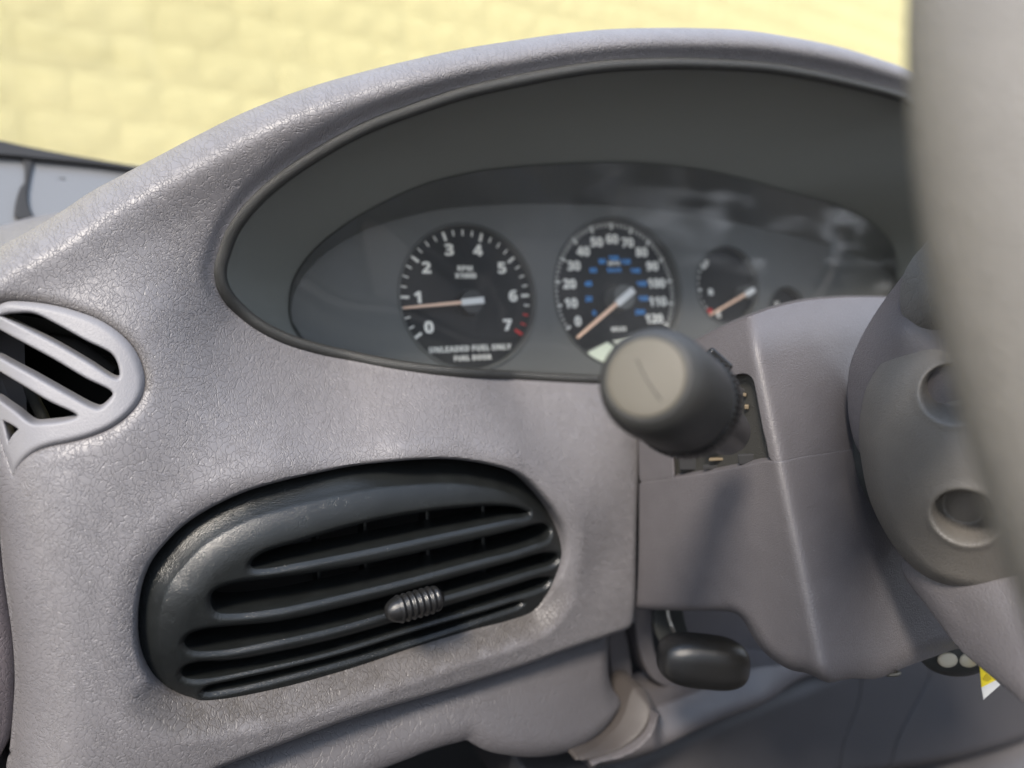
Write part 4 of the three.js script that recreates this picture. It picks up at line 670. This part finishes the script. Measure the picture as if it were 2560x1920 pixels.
// ------------------------------------------------------------------ windscreen base: cowl trim, black seal, dash top corner
{
  const cw = thing('cowl_trim', 'grey trim below the windscreen with a small slot and black rubber seal', 'trim');
  const T = new Surf(D0, [[-60, 380, 0.62], [345, 420, 0.66], [-60, 570, 0.56], [345, 560, 0.6]], 0);
  const panel = edges(T, [[[-120, 372], [0, 378], [169, 394], [345, 416], [460, 430]], [[460, 440], [450, 520], [300, 600]], [[280, 610], [0, 620], [-120, 610]], [[-125, 600], [-125, 380]]]);
  const slot = edges(T, [[[117, 444], [172, 446]], [[173, 448], [171, 452]], [[168, 453], [120, 451]], [[117, 450], [116, 446]]]);
  mesh('panel', sheet(D0, panel, [slot], T.h, 0.003, [[0.0005, 0.001], [0.0005, 0.02]]), phys({ color: lin(0.14, 0.14, 0.14), roughness: 0.3, bumpMap: sized(grainBump, 0.07), bumpScale: 0.0001 }), cw);
  const at = (px, py, o = 0) => { const p = T.hit(px, py); return D0.world(p[0], p[1], T.h(...p) + o); };
  const barG = sheet(D0, edges(new Surf2(D0, (x, y) => T.h(x, y) - 0.008), [[[-90, 340], [0, 354], [48, 365], [145, 384], [241, 401], [347, 419], [440, 434]], [[440, 438], [337, 424], [241, 410], [169, 402], [80, 393], [48, 389], [0, 386], [-90, 380]]]), [], (x, y) => T.h(x, y) - 0.008, 0.002, [[0.001, 0.002], [0.001, 0.008]]);
  mesh('rubber_seal', barG, M.void, cw, 'black rubber seal');
  const stem = sheet(D0, edges(new Surf2(D0, (x, y) => T.h(x, y) - 0.004), [[[56, 390], [64, 420], [62, 450], [50, 480], [42, 510], [38, 548]], [[80, 545], [68, 520], [64, 490], [68, 455], [74, 425], [80, 392]]]), [], (x, y) => T.h(x, y) - 0.004, 0.002, [[0.001, 0.001], [0.001, 0.004]]);
  mesh('drain_strip', stem, M.void, cw);
  const dt = new Surf(D0, [[0, 556, 0.52], [169, 522, 0.54], [0, 620, 0.44], [160, 600, 0.45], [-100, 600, 0.46]], 0);
  const dto = edges(dt, [[[-120, 592], [-40, 567], [0, 556], [43, 543], [96, 532], [169, 522], [240, 516]], [[260, 530], [260, 640]], [[240, 660], [0, 680], [-120, 680]], [[-124, 670], [-124, 600]]]), dtp = new Poly(dto);
  const pad = mesh('dash_top_corner', sheet(D0, dto, [], (x, y) => dt.h(x, y) + 0.02 * Math.pow(clamp(1 + dtp.sd(x, y) / 0.012), 2.2), 0.002, [[0.0005, 0.004], [-0.002, 0.05]], null, () => [1, 1, 1]), M.vinyl, dash);
}
// ------------------------------------------------------------------ car shell
struct('bulkhead', new THREE.BoxGeometry(1.5, 1.0, 0.03).translate(0.6, EYE.y - 0.56, -0.7), M.void);
struct('cluster_bulkhead', new THREE.BoxGeometry(0.56, 0.17, 0.006).translate(0.33, EYE.y - 0.015, -0.437), M.void);
struct('bulkhead_panel', new THREE.BoxGeometry(0.6, 0.3, 0.01).translate(0.27, EYE.y - 0.23, -0.455), M.void);
struct('car_floor', boxUV(new THREE.BoxGeometry(1.4, 0.04, 2.4).translate(0.62, EYE.y - 0.72, 0.5)), M.carpet);
{
  const cloth = phys({ color: lin(0.3, 0.29, 0.27), roughness: 0.95, bumpMap: sized(grainBump, 0.05), bumpScale: 0.0004 });
  const trimM = phys({ color: lin(0.12, 0.115, 0.12), roughness: 0.6, bumpMap: sized(grainBump, 0.06), bumpScale: 0.0002 });
  const paintM = phys({ color: lin(0.3, 0.3, 0.32), roughness: 0.35, clearcoat: 1 });
  const body = thing('open_car', 'open car shell with doors and console around the dashboard', 'car');
  const bx = (name, w, h, d, x, y, z, m, r = 0.01) => mesh(name, boxUV(new RoundedBoxGeometry(w, h, d, 3, r).translate(x, EYE.y + y, z)), m, body);
  bx('far_door', 0.06, 0.8, 2.5, 1.34, -0.36, 0.5, trimM); bx('rear_wall', 1.4, 0.95, 0.1, 0.66, -0.25, 1.62, trimM); bx('rear_door', 0.06, 0.75, 0.6, -0.06, -0.4, 1.32, trimM);
  bx('sill', 0.12, 0.16, 1.2, -0.08, -0.66, 0.35, trimM); bx('kick_panel', 0.05, 0.75, 0.5, -0.1, -0.42, -0.6, trimM); bx('console', 0.22, 0.3, 1.3, 0.66, -0.55, 0.2, trimM, 0.03);
  const sc = phys({ color: lin(0.13, 0.122, 0.118), roughness: 0.95, bumpMap: sized(grainBump, 0.05), bumpScale: 0.0004 });
  for (const x of [0.302, 1.02]) {
    const q = boxUV(new RoundedBoxGeometry(0.5, 0.15, 0.5, 5, 0.05)); q.rotateX(0.1); q.translate(x, EYE.y - 0.5, 0.45); mesh('seat_cushion', q, sc, body);
    const k = boxUV(new RoundedBoxGeometry(0.5, 0.68, 0.14, 5, 0.05)); k.rotateX(-0.3); k.translate(x, EYE.y - 0.15, 0.82); mesh('seat_back', k, sc, body);
  }
  const ws = thing('windscreen', 'clear sloping windscreen above the dashboard', 'windscreen');
  const rows = []; for (let i = 0; i <= 8; i++) { const t = i / 8, r = []; for (let j = 0; j <= 16; j++) { const u = j / 16, bow = 0.1 * (1 - (2 * u - 1) ** 2); r.push(V(-0.12 + 0.13 * t + u * (1.5 - 0.2 * t), EYE.y + 0.09 + t * 0.3, -0.72 + 0.5 * t - bow * (1 - 0.5 * t))); } rows.push(r); }
  mesh('pane', loft(rows, false), M.clear, ws);
}

renderer.render(scene, camera);
